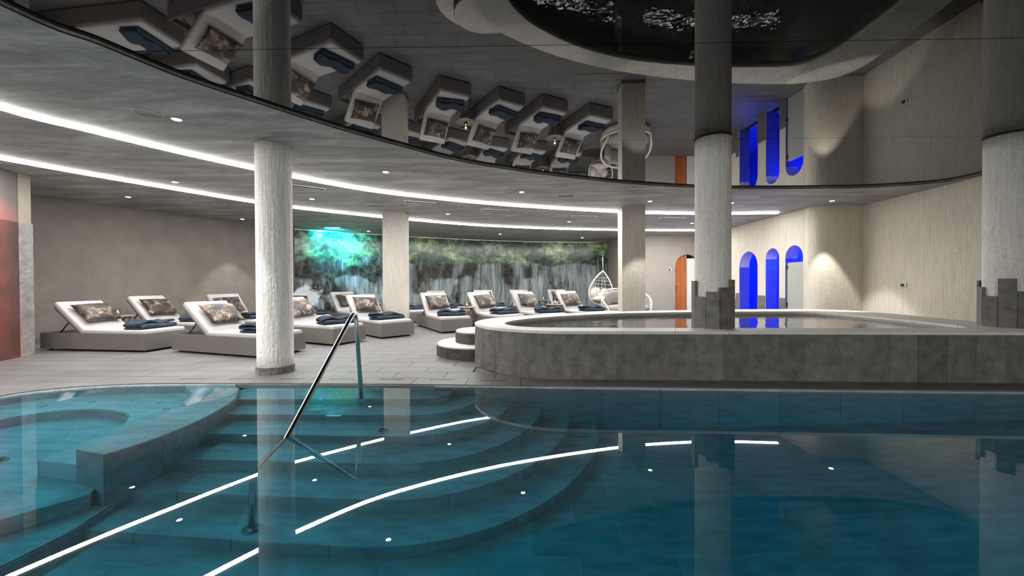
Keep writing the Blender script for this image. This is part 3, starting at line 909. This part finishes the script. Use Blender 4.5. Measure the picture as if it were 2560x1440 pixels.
# red niche at the left
NICHE = smooth_path([(-7.62, 6.28), (-7.50, 5.98), (-7.38, 5.66), (-7.29, 5.2), (-7.30, 4.6), (-7.45, 4.0)], 6)
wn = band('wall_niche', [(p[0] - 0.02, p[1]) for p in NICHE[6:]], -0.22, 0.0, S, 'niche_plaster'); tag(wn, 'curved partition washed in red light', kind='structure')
tile_band('niche_tile', NICHE[6:], 0.42, -0.02, 0.0, 2.05, 'red_tile', wn)
we = prism('wall_end', [(-7.50, 5.97), (-7.54, 6.16), (-7.95, 6.25), (-8.0, 5.97)], 0.0, S, 'left_plaster'); tag(we, 'narrow wall end with grey tile below pale plaster', kind='structure')
prism('end_tile', [(-7.485, 5.96), (-7.525, 6.17), (-7.56, 6.17), (-7.60, 5.955)], 0.0, 2.05, 'slate', we)
for zt_, pw_, sz_ in ((2.14, 0.6, 9.5), (1.78, 0.42, 9.5), (1.42, 0.42, 9.5), (1.06, 0.42, 9.5), (0.70, 0.42, 9.5), (0.34, 0.42, 9.5)):
    spot('red_light', (-4.2, 3.0, 2.74), (-7.42, 5.49, zt_), RED_POWER * pw_, sz_, 0.7, (1.0, 0.045, 0.02), 0.02)
rl = empty('red_lamp', (-4.2, 3.0, S)); lathe('housing', [(0.05, -0.02), (0.055, 0.0)], 'steel', rl, seg=20)
tag(rl, 'small red ceiling lamp in the soffit aimed at the niche', 'lamp')

# ------------------------------------------------------------------ ceiling
EDGE = smooth_path([(-0.6, -3.7), (-2.2, -2.6), (-3.1, -1.0), (-3.25, 0.8), (-3.13, 2.42), (-2.94, 2.83), (-2.74, 3.27), (-2.43, 3.70), (-2.05, 4.19), (-1.75, 4.53), (-1.01, 5.27), (-0.55, 5.63), (0.04, 5.96), (0.64, 6.25), (1.87, 6.73), (3.30, 7.09), (4.03, 7.17), (5.25, 7.19), (6.40, 7.13), (7.2, 6.92), (7.50, 6.70), (7.56, 6.2), (7.50, 4.5), (7.3, 0.0), (7.1, -3.9), (4.0, -4.1)], 5)
OUTER = [(-10.2, -9.3), (8.8, -9.3), (8.8, 16.6), (-10.2, 16.6)]
tri = tessellate_polygon([[Vector((x, y, 0)) for x, y in OUTER], [Vector((x, y, 0)) for x, y in EDGE[::-1]]])
pts = OUTER + EDGE[::-1]
V = [(x, y, S) for x, y in pts] + [(x, y, S + 0.12) for x, y in pts]
n = len(pts); ne = len(EDGE)
Fc = [list(t) for t in tri] + [[i + n for i in t] for t in tri]
for i in range(ne):
    a, b = 4 + i, 4 + (i + 1) % ne
    Fc.append([a, b, b + n, a + n])
bm = bmesh.new()
vv = [bm.verts.new(v) for v in V]
for f in Fc:
    try: bm.faces.new([vv[i] for i in f])
    except ValueError: pass
ceiling = frombm('ceiling', bm, 'soffit')
tag(ceiling, 'dark grey brushed plaster soffit', kind='structure')
ceil_trim = tube('trim_1', [(p[0], p[1], S + 0.006) for p in EDGE], 0.006, 'black_metal', None, 6); tag(ceil_trim, 'thin black edge between soffit and mirror', kind='structure')
mirror = empty('mirror_ceiling', (2, 3, MZ)); tag(mirror, 'glossy black mirror ceiling panels above the pool', 'mirror ceiling', kind='structure')
mdir = -0.018
def mrect(y0, y1):
    return [(-4.5, y0 - mdir * 4.5 * -1), (8.5, y0 + mdir * 8.5), (8.5, y1 + mdir * 8.5), (-4.5, y1 + mdir * -4.5)]
seams = [-9.0, -4.6, -2.7, -0.84, 1.02, 2.90, 4.83, 8.0]
big = [(-3.5, -4.4), (7.75, -4.4), (7.75, 7.5), (0.0, 7.5), (-3.5, 4.5)]
for k in range(len(seams) - 1):
    poly = clip_rect(big, [(-4.5, seams[k] + 0.08 + 0.003), (8.5, seams[k] - 0.153 + 0.003), (8.5, seams[k + 1] - 0.153 - 0.003), (-4.5, seams[k + 1] + 0.08 - 0.003)])
    if len(poly) > 2: prism('mirror_panel', [(p[0] - 2, p[1] - 3) for p in poly], 0.0, 0.012, 'mirror_black', mirror)
slab = box('ceiling', -10.2, 8.8, -9.3, 16.6, MZ + 0.11, MZ + 0.2, 'black_metal'); tag(slab, 'dark slab above the soffit', kind='structure')

# light strips
def strip(path, w, label):
    l, r = offset(path, w / 2), offset(path, -w / 2)
    V, Fc = [], []
    for i in range(len(path)):
        V += [(*l[i], S + 0.001), (*offset(path, w * 0.28)[i], S - 0.03), (*offset(path, -w * 0.28)[i], S - 0.03), (*r[i], S + 0.001)]
    for i in range(len(path) - 1):
        q = i * 4
        for k in range(3): Fc.append([q + k, q + k + 1, q + 4 + k + 1, q + 4 + k])
    o = mesh('light_strip', V, Fc, 'led', None, True)
    tag(o, label, 'light strip', 'curved light strips in the soffit')
    lt = plen(path); n = round(lt / 0.7)
    for k in range(n):
        a, b = at_len(path, lt * k / n), at_len(path, lt * (k + 1) / n)
        d = math.dist(a, b)
        c = ((a[0] + b[0]) / 2, (a[1] + b[1]) / 2, S - 0.034)
        if c[0] > 6.05 and c[1] > 5: continue
        lamp = area('strip_light', c, (c[0], c[1], 0), LED_WATTS * d, d * 0.98, w * 0.5, (1.0, 0.97, 0.93))
        lamp.rotation_euler = (0, 0, math.atan2(b[1] - a[1], b[0] - a[0]))
    return o
LED1 = smooth_path([(6.8, -6.1), (3.0, -6.0), (-0.5, -5.6), (-3.2, -4.6), (-4.6, -2.6), (-5.0, 0.0), (-5.02, 2.2), (-4.88, 3.76), (-4.64, 4.30), (-4.26, 5.02), (-3.83, 5.68), (-3.40, 6.24), (-2.42, 7.23), (-0.79, 8.18), (0.8, 8.82), (2.55, 9.35), (3.4, 9.52), (4.47, 9.64), (5.38, 9.66), (6.50, 9.58)], 6)
LED3 = smooth_path([(6.8, -7.6), (3.0, -7.5), (0.0, -7.3), (-3.5, -6.6), (-6.2, -4.4), (-7.1, -1.5), (-7.2, 1.0)], 6)
LED2 = smooth_path([(-6.93, 4.98), (-6.82, 5.24), (-6.48, 6.00), (-5.92, 7.02), (-5.35, 7.98), (-4.80, 8.66), (-3.34, 9.88), (-2.55, 10.42), (-1.16, 11.28), (0.63, 11.95), (2.2, 12.32), (3.4, 12.5), (4.6, 12.62), (6.25, 12.69)], 6)
strip(LED1, 0.085, 'continuous white light strip curving nearer the mirror ceiling')
strip(LED3, 0.085, 'white light strip in the soffit behind the viewpoint')
strip(LED2, 0.085, 'continuous white light strip curving nearer the walls')

# downlights
def downlight(x, y, label, power=1.0, target=None, size=62, seen=True):
    o = empty('downlight', (x, y, S))
    lathe('ring', [(0.052, 0.0), (0.052, -0.004), (0.044, -0.006), (0.040, -0.002)], 'white_paint', o, seg=24, caps=False)
    lathe('lens', [(0.040, -0.002), (0.036, -0.007), (0.012, -0.009)], 'bulb', o, seg=20)
    tag(o, label, 'downlight', 'recessed ceiling downlights')
    t = target or (x, y, 0)
    spot('downlight_beam', (x, y, S - 0.03), t, SPOT_POWER * power, size, 0.28, (1.0, 0.95, 0.88), 0.03)
    return o
DL = [(-3.46, 4.07, 'recessed downlight beside the mirror edge in front of the round column', 1.0),
      (-5.59, 6.53, 'recessed downlight between the two light strips above the lounger nearest the pool', 1.0),
      (-7.42, 7.60, 'recessed downlight near the curved wall above the lounger by the red niche', 1.2),
      (-1.92, 6.00, 'recessed downlight beside the mirror edge above the steel handrail', 1.0),
      (-3.99, 7.85, 'recessed downlight between the light strips just beyond the round column', 1.0),
      (0.19, 7.34, 'recessed downlight beside the mirror edge above the raised basin tip', 1.0),
      (-1.56, 9.60, 'recessed downlight between the light strips next to the first square column', 1.0),
      (-0.40, 13.47, 'recessed downlight close to the middle of the waterfall picture', 1.0),
      (2.62, 14.62, 'recessed downlight above the hanging chair', 1.0),
      (2.89, 8.21, 'recessed downlight in front of the square column behind the basin', 1.6),
      (4.71, 8.41, 'recessed downlight half hidden by the column in the middle of the rim', 1.0),
      (5.16, 11.24, 'recessed downlight between the light strips in front of the arched wooden door', 0.8),
      (6.73, 8.25, 'recessed downlight in front of the rounded plaster wall', 2.2),
      (1.59, 10.85, 'recessed downlight between the light strips above the loungers by the basin', 1.0),
      (-7.0, 10.2, 'recessed downlight near the curved wall hidden behind the round column', 1.0),
      (-4.6, 12.6, 'recessed downlight by the picture hidden behind the first square column', 0.8)]
for x, y, lb, p in DL:
    tgt = None
    downlight(x, y, lb, p, tgt)
# added downlights, unseen behind the viewpoint, to brighten the near surfaces
for k, (x, y) in enumerate([(-6.0, 0.5), (-4.2, -2.2), (-6.2, -5.5)]):
    downlight(x, y, f'added unseen downlight in the soffit behind the viewpoint, {JORD[k]} from the red niche', 1.0)
# cyan projector lamp over the picture
cl = empty('cyan_lamp', (-5.35, 11.7, S)); box('frame', -0.24, 0.24, -0.05, 0.05, -0.012, 0.0, 'white_paint', cl)
box('lens', -0.22, 0.22, -0.035, 0.035, -0.016, -0.010, 'cyan_lens', cl)
tag(cl, 'small rectangular cyan lamp in the soffit before the waterfall picture', 'lamp')
spot('cyan_light', (-5.35, 11.7, S - 0.05), (-5.65, 12.75, 2.45), CYAN_POWER, 110, 0.9, (0.02, 0.75, 1.0), 0.05)

# vents
def vent(x, y, w, d, rz, label):
    o = empty('air_vent', (x, y, S), rz)
    for (x0, x1, y0, y1) in ((-w, w, -d, -d + 0.015), (-w, w, d - 0.015, d), (-w, -w + 0.015, -d + 0.015, d - 0.015), (w - 0.015, w, -d + 0.015, d - 0.015)):
        box('frame_bar', x0, x1, y0, y1, -0.008, 0.001, 'white_paint', o)
    for k in range(3):
        yy = -d + 0.02 + (2 * d - 0.04) * (k + 0.5) / 3
        box('louvre', -w + 0.015, w - 0.015, yy - 0.012, yy + 0.004, -0.004, 0.001, 'taupe_dark', o)
    tag(o, label, 'air vent', 'air vents in the soffit')
vent(1.06, 7.69, 0.17, 0.09, -0.1, 'slim white framed air vent near the mirror edge above the raised basin')
vent(-2.95, 8.55, 0.20, 0.09, 0.35, 'slim white framed air vent in front of the first square column')
vent(-3.62, 6.91, 0.32, 0.08, 0.6, 'long flush air vent just beyond the round column')
vent(-1.92, 8.23, 0.32, 0.08, 0.35, 'long flush air vent between the first square column and the mirror edge')
vent(-0.41, 9.11, 0.32, 0.08, 0.25, 'long flush air vent between the light strips above the loungers')
vent(1.85, 10.03, 0.32, 0.08, 0.15, 'long flush air vent just left of the square column behind the basin')
vent(4.22, 10.33, 0.32, 0.08, 0.05, 'long flush air vent behind the column in the middle of the rim')
for (x, y, lb) in ((-3.62, 3.92, 'round flush ceiling speaker beside the mirror edge near the round column'), (-2.08, 5.92, 'round flush ceiling speaker beside the downlight above the handrail'), (-0.02, 7.3, 'round flush ceiling speaker beside the downlight above the basin tip')):
    sp = lathe('ceiling_speaker', [(0.12, 0.001), (0.12, -0.004), (0.11, -0.006), (0.105, -0.003), (0.01, -0.003)], 'soffit', None, (x, y, S), 32)
    tag(sp, lb, 'speaker', 'ceiling speakers')

# wall switches
def switch(loc, rz, label):
    o = empty('wall_switch', loc, rz)
    rbox('plate', 0.012, 0.12, 0.085, 0.004, 'white_paint', o, 2)
    rbox('panel', 0.008, 0.07, 0.06, 0.003, 'switch_black', o, 2, (-0.007, 0.012, 0))
    tag(o, label, 'switch', 'wall switches')
switch((7.735, 7.75, 1.03), 0.05, 'small black and white switch on the long plaster wall')
switch((5.68, 14.11, 1.58), PI / 2, 'small black switch on the wall beside the wooden door')
for k, x in enumerate((-6.6, -4.4, -2.2, 0.0, 2.2, 4.4)):
    sc = empty('wall_sconce', (x, -8.95, 1.45))
    tube('body', [(0, 0, -0.09), (0, 0, 0.09)], 0.04, 'black_metal', sc, 16)
    lathe('lens', [(0.034, 0.0), (0.02, 0.004)], 'bulb', sc, (0, 0, 0.091), 16)
    lathe('lens', [(0.034, 0.0), (0.02, -0.004)], 'bulb', sc, (0, 0, -0.091), 16)
    tag(sc, f'up and down wall lamp behind the viewpoint, {JORD[k]} from the side wall', 'wall lamp', 'wall lamps behind the viewpoint')
    spot('sconce_beam', (x, -8.93, 1.56), (x, -8.97, 3), 12, 50, 0.4, (1, 0.9, 0.78), 0.02)
    spot('sconce_beam', (x, -8.93, 1.34), (x, -8.97, 0), 12, 50, 0.4, (1, 0.9, 0.78), 0.02)

# ------------------------------------------------------------------ loungers, cushions, towels
LW, LL, LH = 0.74, 2.03, 0.30
def make_lounger():
    t = empty('lounger')
    # base: open-topped box, foot end at y=0, head end at y=LL
    bm = bmesh.new()
    def ring(x, y0, y1, z): return [bm.verts.new(p) for p in ((-x, y0, z), (x, y0, z), (x, y1, z), (-x, y1, z))]
    w = LW / 2
    r = [ring(w, 0, LL, 0.035), ring(w, 0, LL, LH), ring(w - 0.025, 0.025, LL - 0.025, LH), ring(w - 0.025, 0.025, LL - 0.025, LH - 0.09)]
    bm.faces.new(r[0][::-1]); bm.faces.new(r[3])
    for a, b in zip(r, r[1:]):
        for k in range(4): bm.faces.new([a[k], a[(k + 1) % 4], b[(k + 1) % 4], b[k]])
    bmesh.ops.bevel(bm, geom=[e for e in bm.edges if abs(e.verts[0].co.z - LH) < 1e-4 and abs(e.verts[1].co.z - LH) < 1e-4 or (abs(e.verts[0].co.x - e.verts[1].co.x) < 1e-4 and abs(e.verts[0].co.y - e.verts[1].co.y) < 1e-4)], offset=0.006, segments=2, affect='EDGES')
    frombm('base', bm, 'taupe', t)
    for x in (-w + 0.08, w - 0.08):
        for y in (0.1, LL - 0.1): lathe('foot', [(0.022, 0.0), (0.022, 0.036)], 'taupe_dark', t, (x, y, 0), 12)
    hy = 1.24
    rbox('seat_mattress', LW - 0.06, hy - 0.02, 0.11, 0.03, 'mattress', t, 3, (0, 0.03 + (hy - 0.02) / 2, LH + 0.0))
    return t
def make_back(t, ang):
    hy = 1.24
    e = Matrix.Translation((0, hy - 0.02, LH + 0.0)) @ Matrix.Rotation(ang, 4, 'X')
    o = rbox('backrest', LW - 0.06, 0.76, 0.095, 0.03, 'mattress', t, 3, (0, 0.38, 0.0)); o.matrix_local = e
    p = rbox('back_panel', LW - 0.10, 0.72, 0.025, 0.006, 'taupe', t, 2, (0, 0.37, -0.065)); p.matrix_local = e
    for x in (-0.24, 0.24):
        a = e @ Vector((x, 0.42, -0.07))
        tube('strut', [tuple(a), (x, hy + 0.62, LH - 0.06)], 0.011, 'black_metal', t, 8)
CUSH_ME = None
def cushion_mesh():
    bm = bmesh.new()
    n = 14; W_, H_, T_ = 0.285, 0.225, 0.08
    grid = {}
    for s_ in (1, -1):
        for i in range(n + 1):
            for j in range(n + 1):
                x, y = 2 * i / n - 1, 2 * j / n - 1
                e_ = (1 - x ** 2) * (1 - y ** 2)
                z = T_ * max(e_, 0) ** 0.42 * s_
                k = 1 - 0.085 * (1 - y * y) * x * x
                l = 1 - 0.085 * (1 - x * x) * y * y
                edge = i in (0, n) or j in (0, n)
                if edge and s_ < 0: grid[(s_, i, j)] = grid[(1, i, j)]
                else: grid[(s_, i, j)] = bm.verts.new((x * W_ * k, y * H_ * l, z))
    for s_ in (1, -1):
        for i in range(n):
            for j in range(n):
                q = [grid[(s_, i, j)], grid[(s_, i + 1, j)], grid[(s_, i + 1, j + 1)], grid[(s_, i, j + 1)]]
                try: bm.faces.new(q if s_ > 0 else q[::-1])
                except ValueError: pass
    bmesh.ops.recalc_face_normals(bm, faces=bm.faces[:])
    me = bpy.data.meshes.new('cushion'); bm.to_mesh(me); bm.free()
    for p in me.polygons: p.use_smooth = True
    me.materials.append(MATS['velvet'])
    return me
def towel_mesh(seed):
    rnd = random.Random(seed)
    th = 0.019
    cl = []
    w = 0.155
    # centre line of a towel folded in three, seen end-on
    for k in range(9): cl.append((w - 2 * w * k / 8, 0.021))
    for k in range(1, 7): a = PI / 2 * -1 - PI * k / 6; cl.append((-w + 0.021 * math.cos(a), 0.042 + 0.021 * math.sin(a)))
    for k in range(1, 9): cl.append((-w + 2 * w * k / 8 * 0.96, 0.063))
    for k in range(1, 7): a = -PI / 2 + PI * k / 6; cl.append((w * 0.92 + 0.021 * math.cos(a), 0.084 + 0.021 * math.sin(a)))
    for k in range(1, 9): cl.append((w * 0.92 - 1.85 * w * k / 8, 0.105))
    nL = 14; Lh = 0.315
    bm = bmesh.new(); rings = []
    ph = rnd.uniform(0, 6)
    for i in range(nL + 1):
        s_ = i / nL
        x = -Lh + 2 * Lh * s_
        ring_o, ring_i = [], []
        for k, (y, z) in enumerate(cl):
            a = cl[max(k - 1, 0)]; b = cl[min(k + 1, len(cl) - 1)]
            t = Vector((b[0] - a[0], b[1] - a[1])).normalized(); nr = Vector((-t.y, t.x))
            lump = 1 + 0.22 * math.sin(3.1 * s_ * PI + ph) * (z / 0.1) + 0.10 * math.sin(7 * s_ + ph * 2 + y * 18)
            zz = z * lump * (0.86 + 0.18 * math.sin(PI * s_ + 0.4))
            yy = y * (1 + 0.06 * math.sin(5 * s_ + ph)) + 0.012 * math.sin(4 * s_ + ph)
            edge = math.sin(min(1, min(s_, 1 - s_) * nL / 1.0) * PI / 2)
            tt = th * (0.55 + 0.45 * edge)
            ring_o.append((x, yy + nr.x * tt, max(0.001, zz + nr.y * tt)))
            ring_i.append((x, yy - nr.x * tt, max(0.001, zz - nr.y * tt)))
        rings.append([bm.verts.new(v) for v in ring_o + ring_i[::-1]])
    m_ = len(rings[0])
    for i in range(nL):
        for k in range(m_): bm.faces.new([rings[i][k], rings[i][(k + 1) % m_], rings[i + 1][(k + 1) % m_], rings[i + 1][k]])
    for rg in (rings[0], rings[-1]):
        for k in range(m_ // 2 - 1): bm.faces.new([rg[k], rg[k + 1], rg[m_ - 2 - k], rg[m_ - 1 - k]])
    bmesh.ops.recalc_face_normals(bm, faces=bm.faces[:])
    me = bpy.data.meshes.new('towel'); bm.to_mesh(me); bm.free()
    for p in me.polygons: p.use_smooth = True
    me.materials.append(MATS['towel'])
    return me
CUSH_ME = cushion_mesh()
TOWELS = [towel_mesh(k) for k in range(4)]
ORD = ['first', 'second', 'third', 'fourth', 'fifth', 'sixth', 'seventh', 'eighth', 'ninth']
FRONT = [((-5.86, 6.67), (-0.992, 0.129), 40), ((-3.50, 6.06), (-0.946, 0.323), 40), ((-2.97, 7.20), (-0.90, 0.436), 42), ((-2.33, 8.01), (-0.71, 0.70), 44),
         ((-1.23, 8.77), (-0.49, 0.87), 46), ((0.03, 9.26), (-0.55, 0.835), 46), ((1.09, 9.62), (-0.47, 0.88), 46), ((2.31, 10.07), (-0.42, 0.91), 46)]
BACK = [((-6.0, 7.95), (-0.985, 0.17), 46), ((-5.27, 8.50), (-0.90, 0.43), 47), ((-4.60, 9.25), (-0.72, 0.69), 47), ((-3.73, 10.36), (-0.74, 0.67), 47), ((-2.58, 11.12), (-0.65, 0.76), 47),
        ((-1.51, 11.64), (-0.60, 0.80), 47), ((-0.42, 12.20), (-0.36, 0.93), 47), ((0.80, 12.50), (-0.33, 0.945), 47), ((1.98, 12.76), (-0.21, 0.98), 47)]
proto = None
for row, items in (('front', FRONT), ('rear', BACK)):
    for k, (ft, ad, deg) in enumerate(items):
        if proto is None:
            proto = make_lounger(); t = proto
            proto_children = list(t.children)
        else:
            t = proto.copy(); COL.objects.link(t)
            for ch in proto_children:
                c = ch.copy(); COL.objects.link(c); c.parent = t
        rz = math.atan2(ad[1], ad[0]) - PI / 2
        t.location = (ft[0], ft[1], 0); t.rotation_euler = (0, 0, rz)
        make_back(t, math.radians(deg))
        where = f'{ORD[k]} {row} lounger from the red niche'
        tag(t, f'taupe box lounger with white mattress, {ORD[k]} in the {row} row from red niche', 'lounger', f'loungers of the {row} row')
        M = Matrix.Translation((ft[0], ft[1], 0)) @ Matrix.Rotation(rz, 4, 'Z')
        cu = link('cushion', CUSH_ME)
        E_ = Matrix.Translation((0, 1.22, LH)) @ Matrix.Rotation(math.radians(deg), 4, 'X')
        rl_ = random.uniform(-0.12, 0.12)
        cu.matrix_world = M @ E_ @ Matrix.Translation((random.uniform(-0.04, 0.04), 0.36, 0.118)) @ Matrix.Rotation(rl_, 4, 'Z')
        tag(cu, f'brown patterned velvet cushion on the {where}', 'cushion', 'velvet cushions on the loungers')
        tw = link('towel', TOWELS[k % 4])
        tw.matrix_world = M @ Matrix.Translation((random.uniform(-0.03, 0.03), 0.40 + random.uniform(-0.05, 0.05), LH + 0.056)) @ Matrix.Rotation(random.uniform(-0.25, 0.35), 4, 'Z')
        tag(tw, f'folded navy towel on the {where}', 'towel', 'folded navy towels on the loungers')

# ------------------------------------------------------------------ side tables with candles
def make_table(x, y, label):
    t = empty('side_table', (x, y, 0), random.uniform(0, 1.5))
    lathe('table_top', [(0.225, 0.485), (0.24, 0.49), (0.24, 0.508), (0.232, 0.512)], 'table_top', t, seg=36)
    lathe('apron', [(0.17, 0.46), (0.17, 0.487)], 'table_wood', t, seg=24)
    for k in range(4):
        a = PI / 2 * k
        d = Vector((math.cos(a), math.sin(a), 0)); e = Vector((-d.y, d.x, 0))
        tube('leg', [d * 0.18 + Vector((0, 0, 0.47)), d * 0.085 + e * 0.03 + Vector((0, 0, 0.24)), d * 0.17 + e * 0.05 + Vector((0, 0, 0.0))], 0.018, 'table_wood', t, 8, r1=0.013)
    tag(t, label, 'side table', 'round wooden side tables')
def make_candle(x, y, label):
    c = empty('candle_glass', (x, y, 0.512))
    lathe('glass', [(0.036, 0.0), (0.038, 0.10), (0.045, 0.115), (0.042, 0.115), (0.034, 0.10), (0.032, 0.006), (0.001, 0.006)], 'clear_glass', c, seg=24, caps=False)
    lathe('wax', [(0.030, 0.008), (0.030, 0.045), (0.004, 0.043)], 'wax', c, seg=20)
    lathe('flame', [(0.002, 0.045), (0.010, 0.055), (0.011, 0.065), (0.006, 0.082), (0.001, 0.097)], 'flame', c, seg=14)
    tag(c, label, 'candle', 'lit candles in glasses')
    d = bpy.data.lights.new('candle_light', 'POINT'); d.energy = 1.6; d.color = (1.0, 0.55, 0.22); d.shadow_soft_size = 0.02
    o = bpy.data.objects.new('candle_light', d); COL.objects.link(o); o.location = (x, y, 0.66)
TB = [(-7.55, 7.52, 'by the lounger nearest the red niche'), (-4.15, 11.8, 'seen beside the first square column'), (-1.15, 9.9, 'between the fifth and sixth loungers of the front row'),
      (-1.35, 12.65, 'between the sixth and seventh loungers of the rear row'), (1.2, 11.0, 'between the seventh and eighth loungers of the front row'), (1.1, 13.86, 'between the last two loungers of the rear row')]
for x, y, w_ in TB:
    make_table(x, y, 'round wooden side table ' + w_)
    make_candle(x + 0.01, y - 0.03, 'lit candle in a glass, ' + w_)

# ------------------------------------------------------------------ hanging egg chair
def egg_chair(x, y, rz):
    t = empty('hanging_chair', (x, y, 0), rz)
    # teardrop hoop in the x-z plane, tilted back
    def hoop(a):  # a in 0..2pi, top at 0
        s_ = math.sin(a / 2)
        px = 0.55 * math.sin(a) * s_ ** 0.9
        pz = 0.98 - 0.60 * (1 - math.cos(a)) * 0.97
        return Vector((px, 0, pz + 0.55))
    tilt = Matrix.Rotation(0.10, 4, 'Y')
    hp = [tilt @ hoop(2 * PI * k / 48) for k in range(48)]
    tube('hoop', hp, 0.022, 'wicker', t, 8, closed=True)
    paths = []
    for j in range(1, 7):       # ribs from the top bending back
        u_ = -1 + 2 * j / 7
        p = []
        for k in range(15):
            s_ = k / 14
            a = s_ * PI
            h_ = hoop(a if a > 0 else 0.001)
            w_ = abs(h_.x) * u_
            depth = 0.42 * math.sin(PI * min(1, s_ * 1.02)) * math.sqrt(max(0, 1 - u_ * u_))
            p.append(tilt @ Vector((w_, depth, h_.z)))
        paths.append(p)
    for j in range(2, 13):      # woven rounds
        s_ = j / 14; a = s_ * PI; h_ = hoop(a)
        p = []
        for k in range(13):
            u_ = -1 + 2 * k / 12
            depth = 0.42 * math.sin(PI * s_) * math.sqrt(max(0, 1 - u_ * u_))
            p.append(tilt @ Vector((abs(h_.x) * u_, depth + 0.006 * (-1) ** j, h_.z)))
        paths.append(p)
    tubes('woven_back', paths, 0.007, 'wicker', t, 5)
    for (cx, cy, cz, sx, sy, sz) in ((-0.20, 0.05, 0.72, 0.13, 0.15, 0.20), (0.22, 0.08, 0.74, 0.13, 0.15, 0.17), (0.02, 0.0, 0.56, 0.30, 0.24, 0.12), (0.0, 0.24, 0.78, 0.20, 0.10, 0.17), (0.05, 0.08, 0.68, 0.13, 0.13, 0.09)):
        bm = bmesh.new(); bmesh.ops.create_icosphere(bm, subdivisions=3, radius=1.0)
        for v in bm.verts:
            q = v.co.copy(); k = 1 + 0.06 * math.sin(9 * q.x + 3) * math.sin(8 * q.y)
            v.co = Vector((cx + q.x * sx * k, cy + q.y * sy * k, cz + q.z * sz * k))
        frombm('padded_cushion', bm, 'beige_cushion', t, True)
    tube('rope', [tilt @ Vector((0, 0, 1.53)), (0.16, 0.05, 2.0)], 0.012, 'wicker', t, 8)
    tube('stand', round_path([(0.16, 0.05, 2.05), (0.22, 0.62, 2.10), (0.22, 0.72, 0.03), (0.0, 0.3, 0.02)], 0.25), 0.028, 'taupe_dark', t, 10)
    lathe('stand_base', [(0.46, 0.0), (0.46, 0.02), (0.43, 0.025)], 'taupe_dark', t, (0, 0.3, 0), 32)
    tag(t, 'white wicker hanging egg chair with beige cushions beside the waterfall picture', 'hanging chair')
egg_chair(2.98, 13.45, 0.18)

# ------------------------------------------------------------------ round daybed behind the square column
db = empty('round_daybed', (3.40, 11.7, 0))
ringp = lambda r, z, a0=0, a1=2 * PI, n=48: [(r * math.cos(a0 + (a1 - a0) * k / n), r * math.sin(a0 + (a1 - a0) * k / n), z) for k in range(n + (0 if abs(a1 - a0 - 2 * PI) < 1e-6 else 1))]
lathe('base', [(0.60, 0.0), (0.70, 0.10), (0.71, 0.26), (0.66, 0.28)], 'wicker', db, seg=40)
lathe('seat_cushion', [(0.64, 0.28), (0.67, 0.32), (0.67, 0.40), (0.60, 0.44), (0.01, 0.45)], 'grey_cushion', db, seg=40)
tube('seat_ring', ringp(0.72, 0.28), 0.025, 'wicker', db, 8, closed=True)
arm = [(0.72 * math.cos(a), 0.72 * math.sin(a), 0.30 + 0.62 * max(0, math.sin((a - (-0.6)) / (PI + 1.2) * PI)) ** 0.7) for a in [-0.6 + (PI + 1.2) * k / 40 for k in range(41)]]
tube('back_rail', arm, 0.025, 'wicker', db, 8)
for k in range(3, 38, 3): tube('back_spindle', [(arm[k][0], arm[k][1], 0.28), arm[k]], 0.010, 'wicker', db, 6)
for (a, z_, s_) in ((2.75, 0.62, 0.30), (2.1, 0.66, 0.32), (1.5, 0.66, 0.32), (0.9, 0.62, 0.30)):
    bm = bmesh.new(); bmesh.ops.create_icosphere(bm, subdivisions=3, radius=1.0)
    for v in bm.verts:
        q = v.co
        q2 = Vector((math.copysign(abs(q.x) ** 0.6, q.x) * 0.24, q.y * 0.09, math.copysign(abs(q.z) ** 0.6, q.z) * 0.22))
        v.co = Matrix.Rotation(a - PI / 2, 3, 'Z') @ q2 + Vector((0.52 * math.cos(a), 0.52 * math.sin(a), z_))
    frombm('back_cushion', bm, 'grey_cushion', db, True)
tag(db, 'round white wicker daybed with grey cushions half hidden by a square column', 'daybed')

# ------------------------------------------------------------------ light through the water
def under(o):
    for c in o.children:
        if c.type == 'MESH': c.cycles.is_caustics_receiver = True
        under(c)
try:
    under(pool)
    water.cycles.is_caustics_caster = True
    for o in list(COL.objects):
        if o.type == 'LIGHT' and o.name.startswith(('strip_light', 'downlight_beam')) and o.location.y > 0.8: o.data.cycles.is_caustics_light = True
except Exception as e:
    print('caustics', e)
